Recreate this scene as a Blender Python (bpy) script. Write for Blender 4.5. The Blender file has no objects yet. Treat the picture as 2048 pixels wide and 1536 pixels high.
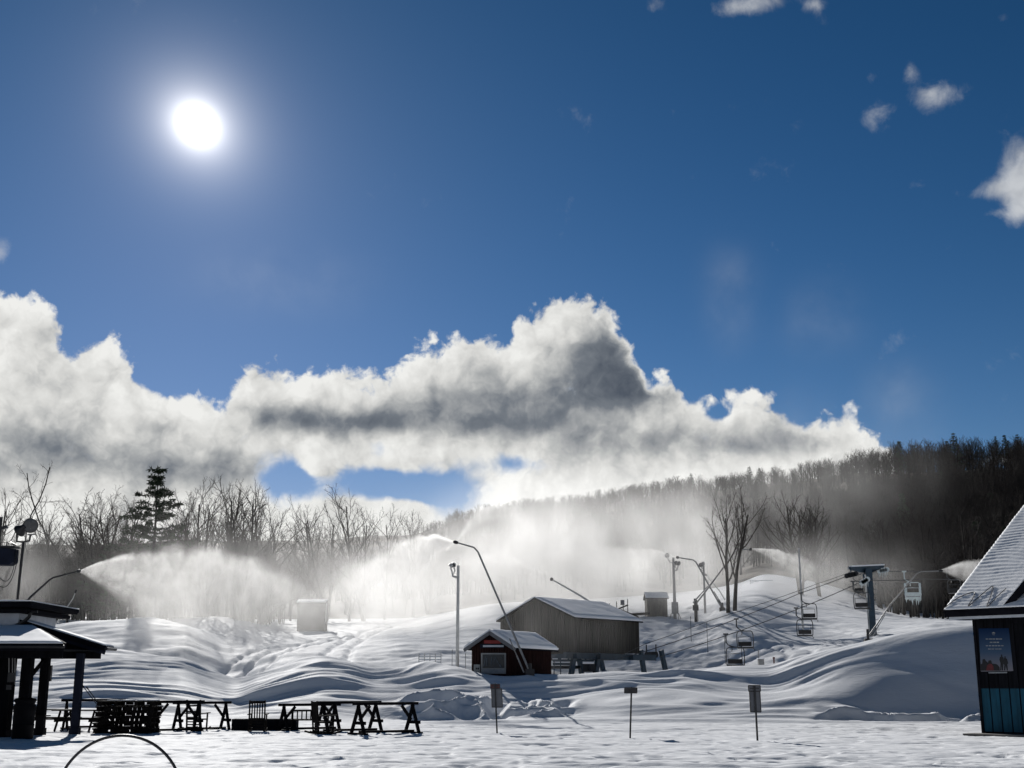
import bpy, bmesh, math, random
import numpy as np
from mathutils import Vector, Matrix, Quaternion, noise as mnoise

sc = bpy.context.scene
COL = sc.collection
R = math.radians
random.seed(7)

# ------------------------------------------------------------------ camera
F_PX, HOR_Y, EYE = 2500.0, 1370.0, 1.7          # focal length and horizon row of the photograph (2048 px wide)
PITCH = math.atan((HOR_Y - 768.0) / F_PX)
cam_d = bpy.data.cameras.new('camera')
cam_d.sensor_width = 36.0
cam_d.lens = 36.0 * F_PX / 2048.0
cam_d.clip_start, cam_d.clip_end = 0.2, 20000.0
cam = bpy.data.objects.new('camera', cam_d)
COL.objects.link(cam)
cam.location = (0, 0, EYE)
cam.rotation_euler = (math.pi / 2 + PITCH, 0, 0)
sc.camera = cam
CP, SP = math.cos(PITCH), math.sin(PITCH)


def ray(px, py):
    """Direction (x, y, z) of a picture point, scaled so that y = 1."""
    a, b = (px - 1024.0) / F_PX, (768.0 - py) / F_PX
    y, z = CP - b * SP, SP + b * CP
    return a / y, 1.0, z / y


def at(px, py, d):
    r = ray(px, py)
    return Vector((r[0] * d, d, EYE + r[2] * d))


def azel(px, py):
    x, y, z = ray(px, py)
    return math.degrees(math.atan2(x, y)), math.degrees(math.atan2(z, math.hypot(x, y)))


# ------------------------------------------------------------------ light
sr = Vector(ray(395, 250)).normalized()
SUN_EL, SUN_AZ = math.asin(sr.z), math.atan2(sr.x, sr.y)
sun_d = bpy.data.lights.new('sun', 'SUN')
sun_d.energy, sun_d.angle, sun_d.color = 4.8, R(0.53), (1.0, 0.975, 0.935)
sun = bpy.data.objects.new('sun', sun_d)
COL.objects.link(sun)
sun.rotation_euler = sr.to_track_quat('Z', 'Y').to_euler()
sun.location = (-40, 120, 80)

sc.view_settings.view_transform = 'Standard'
sc.view_settings.look = 'None'
sc.view_settings.exposure = 0.3
sc.view_settings.gamma = 1.0
sc.view_settings.use_curve_mapping = False
cy = sc.cycles
cy.use_denoising = True
cy.use_adaptive_sampling = True
cy.adaptive_threshold = 0.02
cy.max_bounces = 6
cy.diffuse_bounces = 3
cy.glossy_bounces = 2
cy.transmission_bounces = 2
cy.volume_bounces = 0
cy.transparent_max_bounces = 64
cy.sample_clamp_indirect = 4.0
cy.volume_step_rate = 1.0
cy.volume_max_steps = 96


# ------------------------------------------------------------------ node helper
class NT:
    """Short node-tree writer: every method returns an output socket."""

    def __init__(self, tree):
        self.t = tree
        tree.nodes.clear()

    def n(self, kind, **kw):
        nd = self.t.nodes.new(kind)
        for k, v in kw.items():
            setattr(nd, k, v)
        return nd

    def put(self, sock, v):
        if isinstance(v, bpy.types.NodeSocket):
            self.t.links.new(v, sock)
        elif v is not None:
            if sock.type in ('VECTOR', 'RGBA') and isinstance(v, (int, float)):
                v = (v, v, v)
            if sock.type == 'RGBA' and len(v) == 3:
                v = (*v, 1.0)
            sock.default_value = v

    def m(self, op, a, b=None, c=None, clamp=False):
        nd = self.n('ShaderNodeMath', operation=op, use_clamp=clamp)
        for s, v in zip(nd.inputs, (a, b, c)):
            self.put(s, v)
        return nd.outputs[0]

    def v(self, op, a, b=None, c=None):
        nd = self.n('ShaderNodeVectorMath', operation=op)
        for s, v in zip(nd.inputs, (a, b, c)):
            self.put(s, v)
        return nd.outputs['Value'] if op in ('DOT_PRODUCT', 'LENGTH', 'DISTANCE') else nd.outputs[0]

    def scale(self, a, k):
        nd = self.n('ShaderNodeVectorMath', operation='SCALE')
        self.put(nd.inputs[0], a)
        self.put(nd.inputs['Scale'], k)
        return nd.outputs[0]

    def xyz(self, a):
        nd = self.n('ShaderNodeSeparateXYZ')
        self.put(nd.inputs[0], a)
        return nd.outputs

    def comb(self, x, y, z):
        nd = self.n('ShaderNodeCombineXYZ')
        for s, v in zip(nd.inputs, (x, y, z)):
            self.put(s, v)
        return nd.outputs[0]

    def noise(self, vec, scale, detail=4, rough=0.55, dist=0.0, lac=2.0, dims='3D', colour=False, kind='FBM'):
        nd = self.n('ShaderNodeTexNoise', noise_dimensions=dims, noise_type=kind)
        self.put(nd.inputs['Vector'], vec)
        self.put(nd.inputs['Scale'], scale)
        nd.inputs['Detail'].default_value = detail
        nd.inputs['Roughness'].default_value = rough
        nd.inputs['Lacunarity'].default_value = lac
        self.put(nd.inputs['Distortion'], dist)
        return nd.outputs['Color' if colour else 0]

    def step(self, x, lo, hi, a=0.0, b=1.0, kind='SMOOTHSTEP'):
        nd = self.n('ShaderNodeMapRange', interpolation_type=kind)
        for s, v in zip(nd.inputs, (x, lo, hi, a, b)):
            self.put(s, v)
        return nd.outputs[0]

    def mix(self, f, a, b, blend='MIX'):
        nd = self.n('ShaderNodeMix', data_type='RGBA', blend_type=blend)
        self.put(nd.inputs[0], f)
        self.put(nd.inputs[6], a)
        self.put(nd.inputs[7], b)
        return nd.outputs[2]

    def coord(self, which='Object'):
        return self.n('ShaderNodeTexCoord').outputs[which]


# ------------------------------------------------------------------ sky
world = bpy.data.worlds.new('World')
sc.world = world
world.use_nodes = True
world.cycles.sampling_method = 'MANUAL'
world.cycles.sample_map_resolution = 1024
w = NT(world.node_tree)
SKY_K = 0.10
geo_dir = w.v('NORMALIZE', w.coord('Generated'))
sky = w.n('ShaderNodeTexSky', sky_type='NISHITA', sun_disc=False, sun_elevation=SUN_EL, sun_rotation=SUN_AZ,
          altitude=600.0, air_density=1.0, dust_density=0.15, ozone_density=3.0)
dx, dy, dz = w.xyz(geo_dir)
az = w.m('MULTIPLY', w.m('ARCTAN2', dx, dy), 180 / math.pi)
el = w.m('MULTIPLY', w.m('ARCSINE', dz), 180 / math.pi)
ang = w.comb(az, el, 0.0)

big = w.noise(geo_dir, 15.0, 12, 0.52, 0.15)
fine = w.noise(geo_dir, 46.0, 8, 0.62, 0.35)
TOWARD = Vector((-0.010, 0.0, 0.013))


wob = w.scale(w.v('SUBTRACT', w.noise(geo_dir, 40.0, 3, 0.55, colour=True), (0.5, 0.5, 0.5)), 2.2)
ang_w = w.v('ADD', ang, wob)


def puffs_of(vec):
    """Rounded cauliflower lumps (angles in degrees)."""
    nd = w.n('ShaderNodeTexVoronoi', feature='SMOOTH_F1', voronoi_dimensions='2D', normalize=True)
    w.put(nd.inputs['Vector'], vec)
    nd.inputs['Scale'].default_value = 0.36
    nd.inputs['Detail'].default_value = 3.0
    nd.inputs['Roughness'].default_value = 0.55
    nd.inputs['Lacunarity'].default_value = 2.1
    nd.inputs['Smoothness'].default_value = 0.3
    return w.m('SUBTRACT', 1.0, nd.outputs['Distance'])


puff = puffs_of(ang_w)
big2 = w.noise(w.v('ADD', geo_dir, tuple(TOWARD)), 15.0, 7, 0.52, 0.15)
puff2 = puffs_of(w.v('ADD', ang_w, (-0.35, 0.45, 0.0)))


def blob(px, py, rx, ry, amt=1.0, rot=0.0):
    """Soft ellipse round a direction, in degrees of azimuth and elevation."""
    a, e = azel(px, py)
    ka, ke = 46.0 / rx, 46.0 / ry
    q = w.v('SUBTRACT', ang, (a, e, 0))
    if rot:
        c, s = math.cos(R(rot)), math.sin(R(rot))
        q = w.comb(w.v('DOT_PRODUCT', q, (c, s, 0)), w.v('DOT_PRODUCT', q, (-s, c, 0)), 0.0)
    q = w.v('MULTIPLY', q, (ka, ke, 0))
    return w.m('MULTIPLY', w.m('POWER', 0.3679, w.v('DOT_PRODUCT', q, q)), amt)


def total(items):
    out = None
    for it in items:
        b = blob(*it)
        out = b if out is None else w.m('ADD', out, b)
    return out


# upper edge of the long bank of cumulus, by azimuth
TOP = [(0, 585), (40, 598), (75, 620), (105, 672), (150, 700), (190, 700), (225, 685), (250, 715), (300, 742), (350, 752), (395, 775),
       (440, 812), (462, 790), (490, 752), (540, 728), (590, 736), (640, 758), (700, 768), (750, 766), (790, 742), (850, 716),
       (900, 704), (960, 684), (1015, 672), (1032, 640), (1075, 612), (1135, 598), (1195, 616), (1240, 650), (1275, 700), (1300, 738),
       (1345, 745), (1385, 772), (1440, 778), (1500, 792), (1570, 798), (1630, 812), (1690, 824), (1730, 852), (1770, 890), (1820, 935),
       (1900, 985), (2048, 1040)]
AZ0, AZ1, EL1 = -26.0, 26.0, 24.0
fc = w.n('ShaderNodeFloatCurve')
cv = fc.mapping.curves[0]
fc.mapping.use_clip = False
pts = [((azel(x, y)[0] - AZ0) / (AZ1 - AZ0), azel(x, y)[1] / EL1) for x, y in TOP]
cv.points[0].location = pts[0]
cv.points[1].location = pts[-1]
for p in pts[1:-1]:
    cv.points.new(*p)
fc.mapping.update()
w.put(fc.inputs['Value'], w.step(az, AZ0, AZ1, kind='LINEAR'))
away = w.step(w.m('ABSOLUTE', az), 24.0, 70.0)
el_top = w.m('ADD', w.m('MULTIPLY', w.m('MULTIPLY', fc.outputs[0], EL1), w.m('SUBTRACT', 1.0, away)), w.m('MULTIPLY', away, 7.0))
gaps = total([(750, 965, 150, 56, 2.35), (885, 985, 80, 42, 1.8), (595, 960, 70, 50, 2.0), (1035, 928, 80, 24, 1.3), (1440, 828, 30, 18, 1.4), (755, 895, 30, 26, .7)])
gaps = w.m('MULTIPLY', gaps, w.m('ADD', -0.10, w.m('ADD', w.m('MULTIPLY', big, 1.3), w.m('MULTIPLY', fine, 0.9))))
puffs = total([(642, 918, 38, 50, 2.3), (690, 1016, 70, 20, 1.5), (820, 1014, 70, 18, 1.3), (775, 928, 60, 16, 1.1), (720, 905, 40, 20, .8)])
lumps = w.m('ADD', w.m('MULTIPLY', w.m('SUBTRACT', big, 0.5), 4.2), w.m('MULTIPLY', w.m('SUBTRACT', fine, 0.5), 2.4))
lumps = w.m('ADD', lumps, w.m('MULTIPLY', w.m('SUBTRACT', puff, 0.70), 3.2))
below = w.m('SUBTRACT', el_top, el)
core = w.m('ADD', w.m('SUBTRACT', w.m('MINIMUM', below, 1.7), gaps), puffs)
d_bank = w.m('ADD', core, w.m('MULTIPLY', lumps, w.step(core, 0.2, 1.6, 1.1, 0.6)))
# torn scraps of cloud higher up on the right and at the left edge
scr = total([(1310, 8, 36, 24, 1.15), (1500, 8, 120, 26, 1.25), (1630, 8, 30, 14, .8), (1750, 232, 44, 40, 1.0), (1745, 155, 22, 18, .8), (1822, 142, 26, 30, .9, 40),
             (1872, 192, 50, 30, .85), (2046, 350, 56, 75, 1.6), (1985, 382, 45, 20, 1.0), (2035, 425, 40, 26, 1.0), (1975, 428, 30, 10, .6), (1905, 385, 26, 14, .5), (2005, 35, 26, 12, .6),
             (-4, 505, 26, 34, 1.1), (66, 512, 26, 12, .6), (1450, 590, 60, 70, .22)])
d_scr = w.m('ADD', w.m('SUBTRACT', scr, 0.62), w.m('ADD', w.m('MULTIPLY', w.m('SUBTRACT', big, 0.5), 1.5), w.m('MULTIPLY', w.m('SUBTRACT', fine, 0.5), 2.0)))
d_scr = w.m('MULTIPLY', d_scr, 1.2)
a_bank = w.step(d_bank, -0.12, w.step(below, 0.8, 2.6, 0.55, 1.25))
a_scr = w.m('MULTIPLY', w.step(d_scr, -0.3, 1.6), 0.62)
veil = w.m('MULTIPLY', total([(1460, 590, 50, 90, .065), (1800, 800, 60, 60, .07), (1640, 640, 70, 60, .06), (560, 560, 160, 60, .05)]), w.step(big, 0.3, 0.65, 0.4, 1.4))
alpha = w.m('MAXIMUM', w.m('MAXIMUM', a_bank, a_scr), veil)
# thick parts let less sun through
dark = total([(1200, 735, 92, 92, .88), (1265, 740, 40, 60, .25), (1130, 805, 170, 46, .55, 8), (900, 808, 150, 38, .55, 8), (745, 846, 130, 26, .55), (590, 838, 90, 34, .55, -4), (520, 850, 30, 40, .2),
              (1300, 800, 70, 44, .35), (1040, 850, 170, 34, .40), (200, 925, 280, 46, .46), (50, 880, 130, 50, .30), (420, 940, 130, 34, .40),
              (1440, 890, 150, 46, .48), (1190, 890, 150, 40, .30), (1620, 880, 110, 40, .40), (985, 735, 55, 30, .30), (100, 760, 90, 50, .14), (330, 850, 110, 40, .22)])
dn = w.m('MULTIPLY', w.m('ADD', dark, w.m('MULTIPLY', w.m('SUBTRACT', big, 0.5), 0.70)), w.step(d_bank, 0.15, 1.3))
dn = w.m('ADD', dn, w.m('MULTIPLY', w.m('SUBTRACT', fine, 0.5), 0.4))
emb = w.m('MULTIPLY', w.m('SUBTRACT', big2, big), 1.5)          # side-light put into the cloud colour: lumps lighter towards the sun
dn = w.m('ADD', dn, w.m('ADD', emb, w.m('MULTIPLY', w.m('SUBTRACT', puff2, puff), 0.6)))
dn = w.m('ADD', dn, w.m('MULTIPLY', w.m('SUBTRACT', 0.74, puff), 0.45))
dn = w.step(dn, -0.10, 1.12, kind='LINEAR')
ramp = w.n('ShaderNodeValToRGB')
w.put(ramp.inputs[0], dn)
cr = ramp.color_ramp
cr.elements[0].position, cr.elements[0].color = 0.0, (0.70, 0.70, 0.68, 1)
cr.elements[1].position, cr.elements[1].color = 1.0, (0.060, 0.074, 0.098, 1)
for p, c in ((0.22, (0.54, 0.54, 0.525, 1)), (0.45, (0.315, 0.325, 0.33, 1)), (0.7, (0.14, 0.157, 0.18, 1))):
    e = cr.elements.new(p)
    e.color = c
cloud = w.scale(ramp.outputs[0], 1.0 / SKY_K)
sr_, sg_, sb_ = w.xyz(sky.outputs[0])
# deeper, drier air than the model's: each channel falls off faster away from the sun
blue = w.comb(w.m('MULTIPLY', w.m('POWER', w.m('MULTIPLY', sr_, 0.060), 2.0), 13.8),
              w.m('MULTIPLY', w.m('POWER', w.m('MULTIPLY', sg_, 0.072), 1.5), 6.25),
              w.m('MULTIPLY', w.m('POWER', w.m('MULTIPLY', sb_, 0.080), 1.6), 6.25))
low_air = w.m('POWER', 0.3679, w.m('DIVIDE', w.m('MAXIMUM', el, 0.0), 4.0))        # paler air towards the horizon
blue = w.v('ADD', blue, w.scale((2.3, 2.1, 1.7), low_air))
col = w.mix(alpha, blue, cloud)
# the sun itself and the bright air round it
sd = w.v('SUBTRACT', ang, (math.degrees(SUN_AZ), math.degrees(SUN_EL), 0))
sd = w.v('MULTIPLY', sd, (math.cos(SUN_EL), 1, 0))
sd = w.comb(w.v('DOT_PRODUCT', sd, (0.70, -0.64, 0)), w.v('DOT_PRODUCT', sd, (0.74, 0.80, 0)), 0.0)
th = w.v('LENGTH', sd)
g1 = w.m('MULTIPLY', w.m('POWER', 0.3679, w.m('MULTIPLY', th, 1 / 1.0)), 1.25)
g2 = w.m('MULTIPLY', w.m('POWER', 0.3679, w.m('MULTIPLY', th, 1 / 2.6)), 0.15)
disc = w.m('MULTIPLY', w.m('POWER', 0.3679, w.m('MULTIPLY', th, 1 / 0.32)), 5.5)
glow = w.v('ADD', w.v('ADD', w.scale((1.0, 0.95, 0.88), g1), w.scale((0.86, 0.86, 1.0), g2)), w.scale((1.0, 0.98, 0.94), disc))
col = w.v('ADD', col, w.scale(glow, 1.0 / SKY_K))
bg = w.n('ShaderNodeBackground')
w.put(bg.inputs[0], col)
bg.inputs[1].default_value = SKY_K
out = w.n('ShaderNodeOutputWorld')
w.t.links.new(bg.outputs[0], out.inputs[0])

# ------------------------------------------------------------------ materials
MATS = {}


def material(name, base, rough=0.7, spec=0.3, metal=0.0, var=0.25, scale=3.0, stretch=(1, 1, 1), bump=0.0, bscale=20.0, tint=None):
    """Procedural paint, wood, metal ... : a base colour broken up by noise, with some relief."""
    mt = bpy.data.materials.new(name)
    mt.use_nodes = True
    t = NT(mt.node_tree)
    co = t.v('MULTIPLY', t.coord('Object'), stretch)
    n1 = t.noise(co, scale, 5, 0.6)
    f = t.step(n1, 0.3, 0.72)
    dark = tuple(c * (1 - var) for c in base)
    light = tuple(min(1, c * (1 + var)) for c in (tint or base))
    p = t.n('ShaderNodeBsdfPrincipled')
    t.put(p.inputs['Base Color'], t.mix(f, dark, light))
    t.put(p.inputs['Roughness'], t.m('ADD', rough - 0.08, t.m('MULTIPLY', n1, 0.16)))
    p.inputs['Specular IOR Level'].default_value = spec
    p.inputs['Metallic'].default_value = metal
    if bump:
        b = t.n('ShaderNodeBump')
        b.inputs['Strength'].default_value = bump
        b.inputs['Distance'].default_value = 0.02
        t.put(b.inputs['Height'], t.noise(co, bscale, 6, 0.6))
        t.t.links.new(b.outputs[0], p.inputs['Normal'])
    o = t.n('ShaderNodeOutputMaterial')
    t.t.links.new(p.outputs[0], o.inputs[0])
    MATS[name] = mt
    return mt


def snow_material(name, base, bumps, rough=0.6):
    mt = bpy.data.materials.new(name)
    mt.use_nodes = True
    t = NT(mt.node_tree)
    co = t.coord('Object')
    p = t.n('ShaderNodeBsdfPrincipled')
    n0 = t.noise(co, 0.35, 4, 0.6)
    t.put(p.inputs['Base Color'], t.mix(t.step(n0, 0.3, 0.7), tuple(c * 0.95 for c in base), base))
    p.inputs['Roughness'].default_value = rough
    p.inputs['Specular IOR Level'].default_value = 0.03
    h = None
    for st, scl, det, amp in bumps:
        n = t.m('MULTIPLY', t.noise(t.v('MULTIPLY', co, st), scl, det, 0.6, 0.3), amp)
        h = n if h is None else t.m('ADD', h, n)
    b = t.n('ShaderNodeBump')
    b.inputs['Strength'].default_value = 1.0
    b.inputs['Distance'].default_value = 1.0
    t.put(b.inputs['Height'], h)
    t.t.links.new(b.outputs[0], p.inputs['Normal'])
    df = t.n('ShaderNodeBsdfDiffuse')
    t.put(df.inputs['Color'], p.inputs['Base Color'].links[0].from_socket)
    t.t.links.new(b.outputs[0], df.inputs['Normal'])
    mx = t.n('ShaderNodeMixShader')
    mx.inputs[0].default_value = 0.30                    # a little forward sheen, mostly matt
    t.t.links.new(df.outputs[0], mx.inputs[1])
    t.t.links.new(p.outputs[0], mx.inputs[2])
    o = t.n('ShaderNodeOutputMaterial')
    t.t.links.new(mx.outputs[0], o.inputs[0])
    MATS[name] = mt
    return mt


snow_material('snow_ground', (0.80, 0.81, 0.83), [((0.45, 1, 1), 1.6, 6, 0.020), ((0.5, 1, 1), 6.0, 5, 0.016)])
snow_material('snow_cover', (0.86, 0.87, 0.89), [((1, 1, 1), 3.0, 5, 0.012)])
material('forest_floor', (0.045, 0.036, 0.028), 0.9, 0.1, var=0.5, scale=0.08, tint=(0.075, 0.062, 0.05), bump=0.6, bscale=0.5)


# ------------------------------------------------------------------ terrain
PXK = F_PX * 1.02        # px per unit of x / y on the rows where the ground shows
def curve(tab, deg=False):
    xs, ys = np.array([p[0] for p in tab], float), np.array([p[1] for p in tab], float)
    m = np.zeros_like(ys)
    dl = np.diff(ys) / np.diff(xs)
    m[1:-1] = np.where(dl[:-1] * dl[1:] > 0, 2 * dl[:-1] * dl[1:] / (dl[:-1] + dl[1:] + 1e-12 * np.sign(dl[:-1])), 0.0)

    def f(x):
        x = np.clip(np.asarray(x, float), xs[0], xs[-1])
        i = np.clip(np.searchsorted(xs, x) - 1, 0, len(xs) - 2)
        h = xs[i + 1] - xs[i]
        t = (x - xs[i]) / h
        return ((2 * t**3 - 3 * t**2 + 1) * ys[i] + (t**3 - 2 * t**2 + t) * h * m[i]
                + (-2 * t**3 + 3 * t**2) * ys[i + 1] + (t**3 - t**2) * h * m[i + 1])
    return f


# rows of the crests of snow, and how far off each lies, across the view (px of the photograph)
A_Y = curve([(-300, 1318), (0, 1312), (100, 1304), (160, 1299), (215, 1300), (300, 1312), (365, 1319), (430, 1345), (480, 1362), (520, 1349), (560, 1335), (605, 1323),
             (650, 1317), (700, 1324), (755, 1338), (800, 1336), (860, 1326), (910, 1334), (960, 1347), (1030, 1353), (1100, 1350), (1200, 1348),
             (1300, 1346), (1400, 1339), (1460, 1334), (1530, 1331), (1600, 1313), (1700, 1290), (1770, 1274), (1850, 1260), (1950, 1250), (2150, 1242), (2400, 1250)])
A_D = curve([(-300, 84), (0, 84), (300, 83), (430, 80), (520, 77), (650, 77), (840, 76), (920, 74), (1100, 73), (1400, 72), (1530, 73), (1700, 71.5), (1950, 71), (2400, 73)])
B_Y = curve([(-300, 1262), (0, 1258), (110, 1250), (170, 1243), (240, 1240), (300, 1237), (345, 1245), (375, 1253), (410, 1272), (450, 1296), (500, 1306), (600, 1308), (700, 1300),
             (820, 1290), (950, 1290), (1050, 1318), (1150, 1346), (1300, 1346), (1400, 1338), (1500, 1326), (1600, 1300), (1700, 1275), (1780, 1261), (1900, 1248), (2400, 1250)])
B_D = curve([(-300, 112), (300, 110), (450, 104), (600, 98), (1000, 100), (1200, 99), (1300, 97), (1500, 97), (1700, 102), (2400, 108)])
C_Y = curve([(-300, 1250), (0, 1248), (300, 1247), (370, 1241), (430, 1236), (480, 1243), (530, 1253), (600, 1257), (700, 1254), (800, 1250), (850, 1241), (920, 1226), (1000, 1214),
             (1100, 1222), (1200, 1232), (1290, 1235), (1350, 1234), (1410, 1229), (1455, 1215), (1510, 1212), (1570, 1221), (1620, 1228), (1700, 1234), (1800, 1238), (1900, 1240), (2400, 1245)])
C_D = curve([(-300, 150), (400, 140), (560, 150), (800, 150), (1000, 135), (1290, 124), (1400, 124), (1480, 122), (1620, 128), (2400, 135)])
D_Y = curve([(-300, 1235), (0, 1232), (500, 1238), (800, 1236), (1000, 1206), (1200, 1196), (1400, 1180), (1480, 1166), (1540, 1148), (1600, 1156), (1700, 1180), (1780, 1210),
             (1850, 1226), (2000, 1226), (2400, 1225)])
D_D = curve([(-300, 215), (2400, 215)])
E_Y = curve([(-300, 1100), (0, 1100), (300, 1098), (600, 1086), (800, 1078), (880, 1066), (930, 1052), (1000, 1044), (1100, 1032), (1200, 1020), (1300, 1006), (1400, 994),
             (1500, 988), (1600, 978), (1700, 966), (1800, 955), (1900, 956), (2000, 950), (2100, 945), (2400, 940)])
E_D = curve([(-300, 560), (800, 600), (1000, 760), (1300, 720), (1600, 600), (1800, 520), (2050, 470), (2400, 470)])


def zrow(y, d):
    """Height that shows on picture row y at distance d (straight ahead rows; close enough off axis)."""
    b = (768.0 - y) / F_PX
    return EYE + d * (SP + b * CP) / (CP - b * SP)


rng = np.random.default_rng(5)


def vnoise(x, y, seed):
    """Smooth value noise on arrays."""
    xi, yi = np.floor(x).astype(np.int64), np.floor(y).astype(np.int64)
    xf, yf = x - xi, y - yi
    u, v = xf * xf * xf * (xf * (xf * 6 - 15) + 10), yf * yf * yf * (yf * (yf * 6 - 15) + 10)

    def hsh(a, b):
        h = (a * 374761393 + b * 668265263 + seed * 974634541) & 0xFFFFFFFF
        h = ((h ^ (h >> 13)) * 1274126177) & 0xFFFFFFFF
        return ((h ^ (h >> 16)) & 0xFFFF) / 65535.0 * 2 - 1
    return ((hsh(xi, yi) * (1 - u) + hsh(xi + 1, yi) * u) * (1 - v) + (hsh(xi, yi + 1) * (1 - u) + hsh(xi + 1, yi + 1) * u) * v)


def fbm(x, y, seed, octs=4, gain=0.5):
    s, a = 0, 1.0
    for i in range(octs):
        s = s + a * vnoise(x * 2**i + 13.7 * i, y * 2**i - 7.1 * i, seed + i)
        a *= gain
    return s


def sst(x, a, b):
    t = np.clip((x - a) / (b - a), 0, 1)
    return t * t * (3 - 2 * t)


def polydist(X, Y, pts):
    best = np.full(X.shape, 1e9)
    for (ax, ay), (bx, by) in zip(pts[:-1], pts[1:]):
        ex, ey = bx - ax, by - ay
        t = np.clip(((X - ax) * ex + (Y - ay) * ey) / (ex * ex + ey * ey), 0, 1)
        best = np.minimum(best, np.hypot(X - ax - t * ex, Y - ay - t * ey))
    return best


def smooth_poly(pts, n=8):
    out = []
    P = [pts[0]] + list(pts) + [pts[-1]]
    for i in range(1, len(P) - 2):
        for k in range(n):
            t = k / n
            out.append(tuple(0.5 * (2 * P[i][j] + (P[i + 1][j] - P[i - 1][j]) * t + (2 * P[i - 1][j] - 5 * P[i][j] + 4 * P[i + 1][j] - P[i + 2][j]) * t * t
                             + (3 * P[i][j] - P[i - 1][j] - 3 * P[i + 1][j] + P[i + 2][j]) * t**3) for j in range(2)))
    out.append(tuple(pts[-1]))
    return out


def base_height(px, d):
    """Ground height without the small relief; px and d are arrays of one shape."""
    da, db, dc, dd, de = A_D(px), B_D(px), C_D(px), D_D(px), E_D(px)
    za, zb, zc, zd, ze = zrow(A_Y(px), da), zrow(B_Y(px), db), zrow(C_Y(px), dc), zrow(D_Y(px), dd), zrow(E_Y(px), de)
    left = 1 - sst(px, 420, 520)
    dt = da + 9
    zt = np.minimum(zrow(A_Y(px), dt), zb) - 0.75 * (1 - 0.3 * left)
    K = [(np.zeros_like(px), np.zeros_like(px)), (np.full_like(px, 58.0), np.zeros_like(px)),
         (59.5 + 1.5 * left + 2.6 * sst(px, 1620, 1800), 0.10 + 0 * px), (0.5 * (60.0 + da) + 1.0 * sst(px, 1620, 1800), za * (0.47 + 0.03 * left + 0.06 * sst(px, 1620, 1800))), (da, za), (dt, zt), (db, zb)]
    dips = np.minimum(zb, zc) - 0.7
    dip = 0.42 * (zb + zc)
    mid = (db + dc) / 2
    lt = 1 - sst(px, 330, 420)
    K += [(mid, np.where(px < 420, dips * lt + (zb + zc) / 2 * (1 - lt), (zb + zc) / 2)), (dc, zc), (dd, zd)]
    K += [(dd + (de - dd) * 0.3, zd + (ze - zd) * 0.26), (dd + (de - dd) * 0.65, zd + (ze - zd) * 0.66), (de, ze), (de + 160, ze - 12), (de + 700, ze - 60)]
    Ds = np.stack([k[0] for k in K])
    Zs = np.stack([k[1] for k in K])
    dl = np.diff(Zs, axis=0) / np.maximum(np.diff(Ds, axis=0), 0.3)
    M = np.zeros_like(Zs)
    pr = dl[:-1] * dl[1:]
    M[1:-1] = np.where(pr > 0, 2 * pr / (dl[:-1] + dl[1:] + np.where(pr > 0, 0, 1)), 0)
    z = np.zeros_like(px)
    for i in range(len(K) - 1):
        sel = (d >= Ds[i]) & (d < Ds[i + 1]) if i < len(K) - 2 else (d >= Ds[i])
        h = np.maximum(Ds[i + 1] - Ds[i], 0.3)
        t = np.clip((d - Ds[i]) / h, 0, 1)
        v = ((2 * t**3 - 3 * t**2 + 1) * Zs[i] + (t**3 - 2 * t**2 + t) * h * M[i] + (-2 * t**3 + 3 * t**2) * Zs[i + 1] + (t**3 - t**2) * h * M[i + 1])
        z = np.where(sel, v, z)
    return z


def wp(px, d):
    return ((px - 1024.0) / PXK * d, d)


RUTS = [smooth_poly([wp(668, 92), wp(680, 100), wp(706, 116), wp(690, 132), wp(640, 147)]), smooth_poly([wp(700, 112), wp(735, 130), wp(775, 148)]),
        smooth_poly([wp(500, 92), wp(590, 108), wp(650, 120), wp(700, 126)]), smooth_poly([wp(440, 92), wp(540, 104), wp(610, 114)]),
        smooth_poly([wp(1420, 96), wp(1490, 100), wp(1560, 104), wp(1620, 101), wp(1720, 98)]),
        smooth_poly([wp(1500, 88), wp(1560, 92), wp(1600, 97), wp(1570, 103), wp(1530, 106)]),
        smooth_poly([wp(1560, 112), wp(1640, 116), wp(1745, 104)])]


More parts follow.
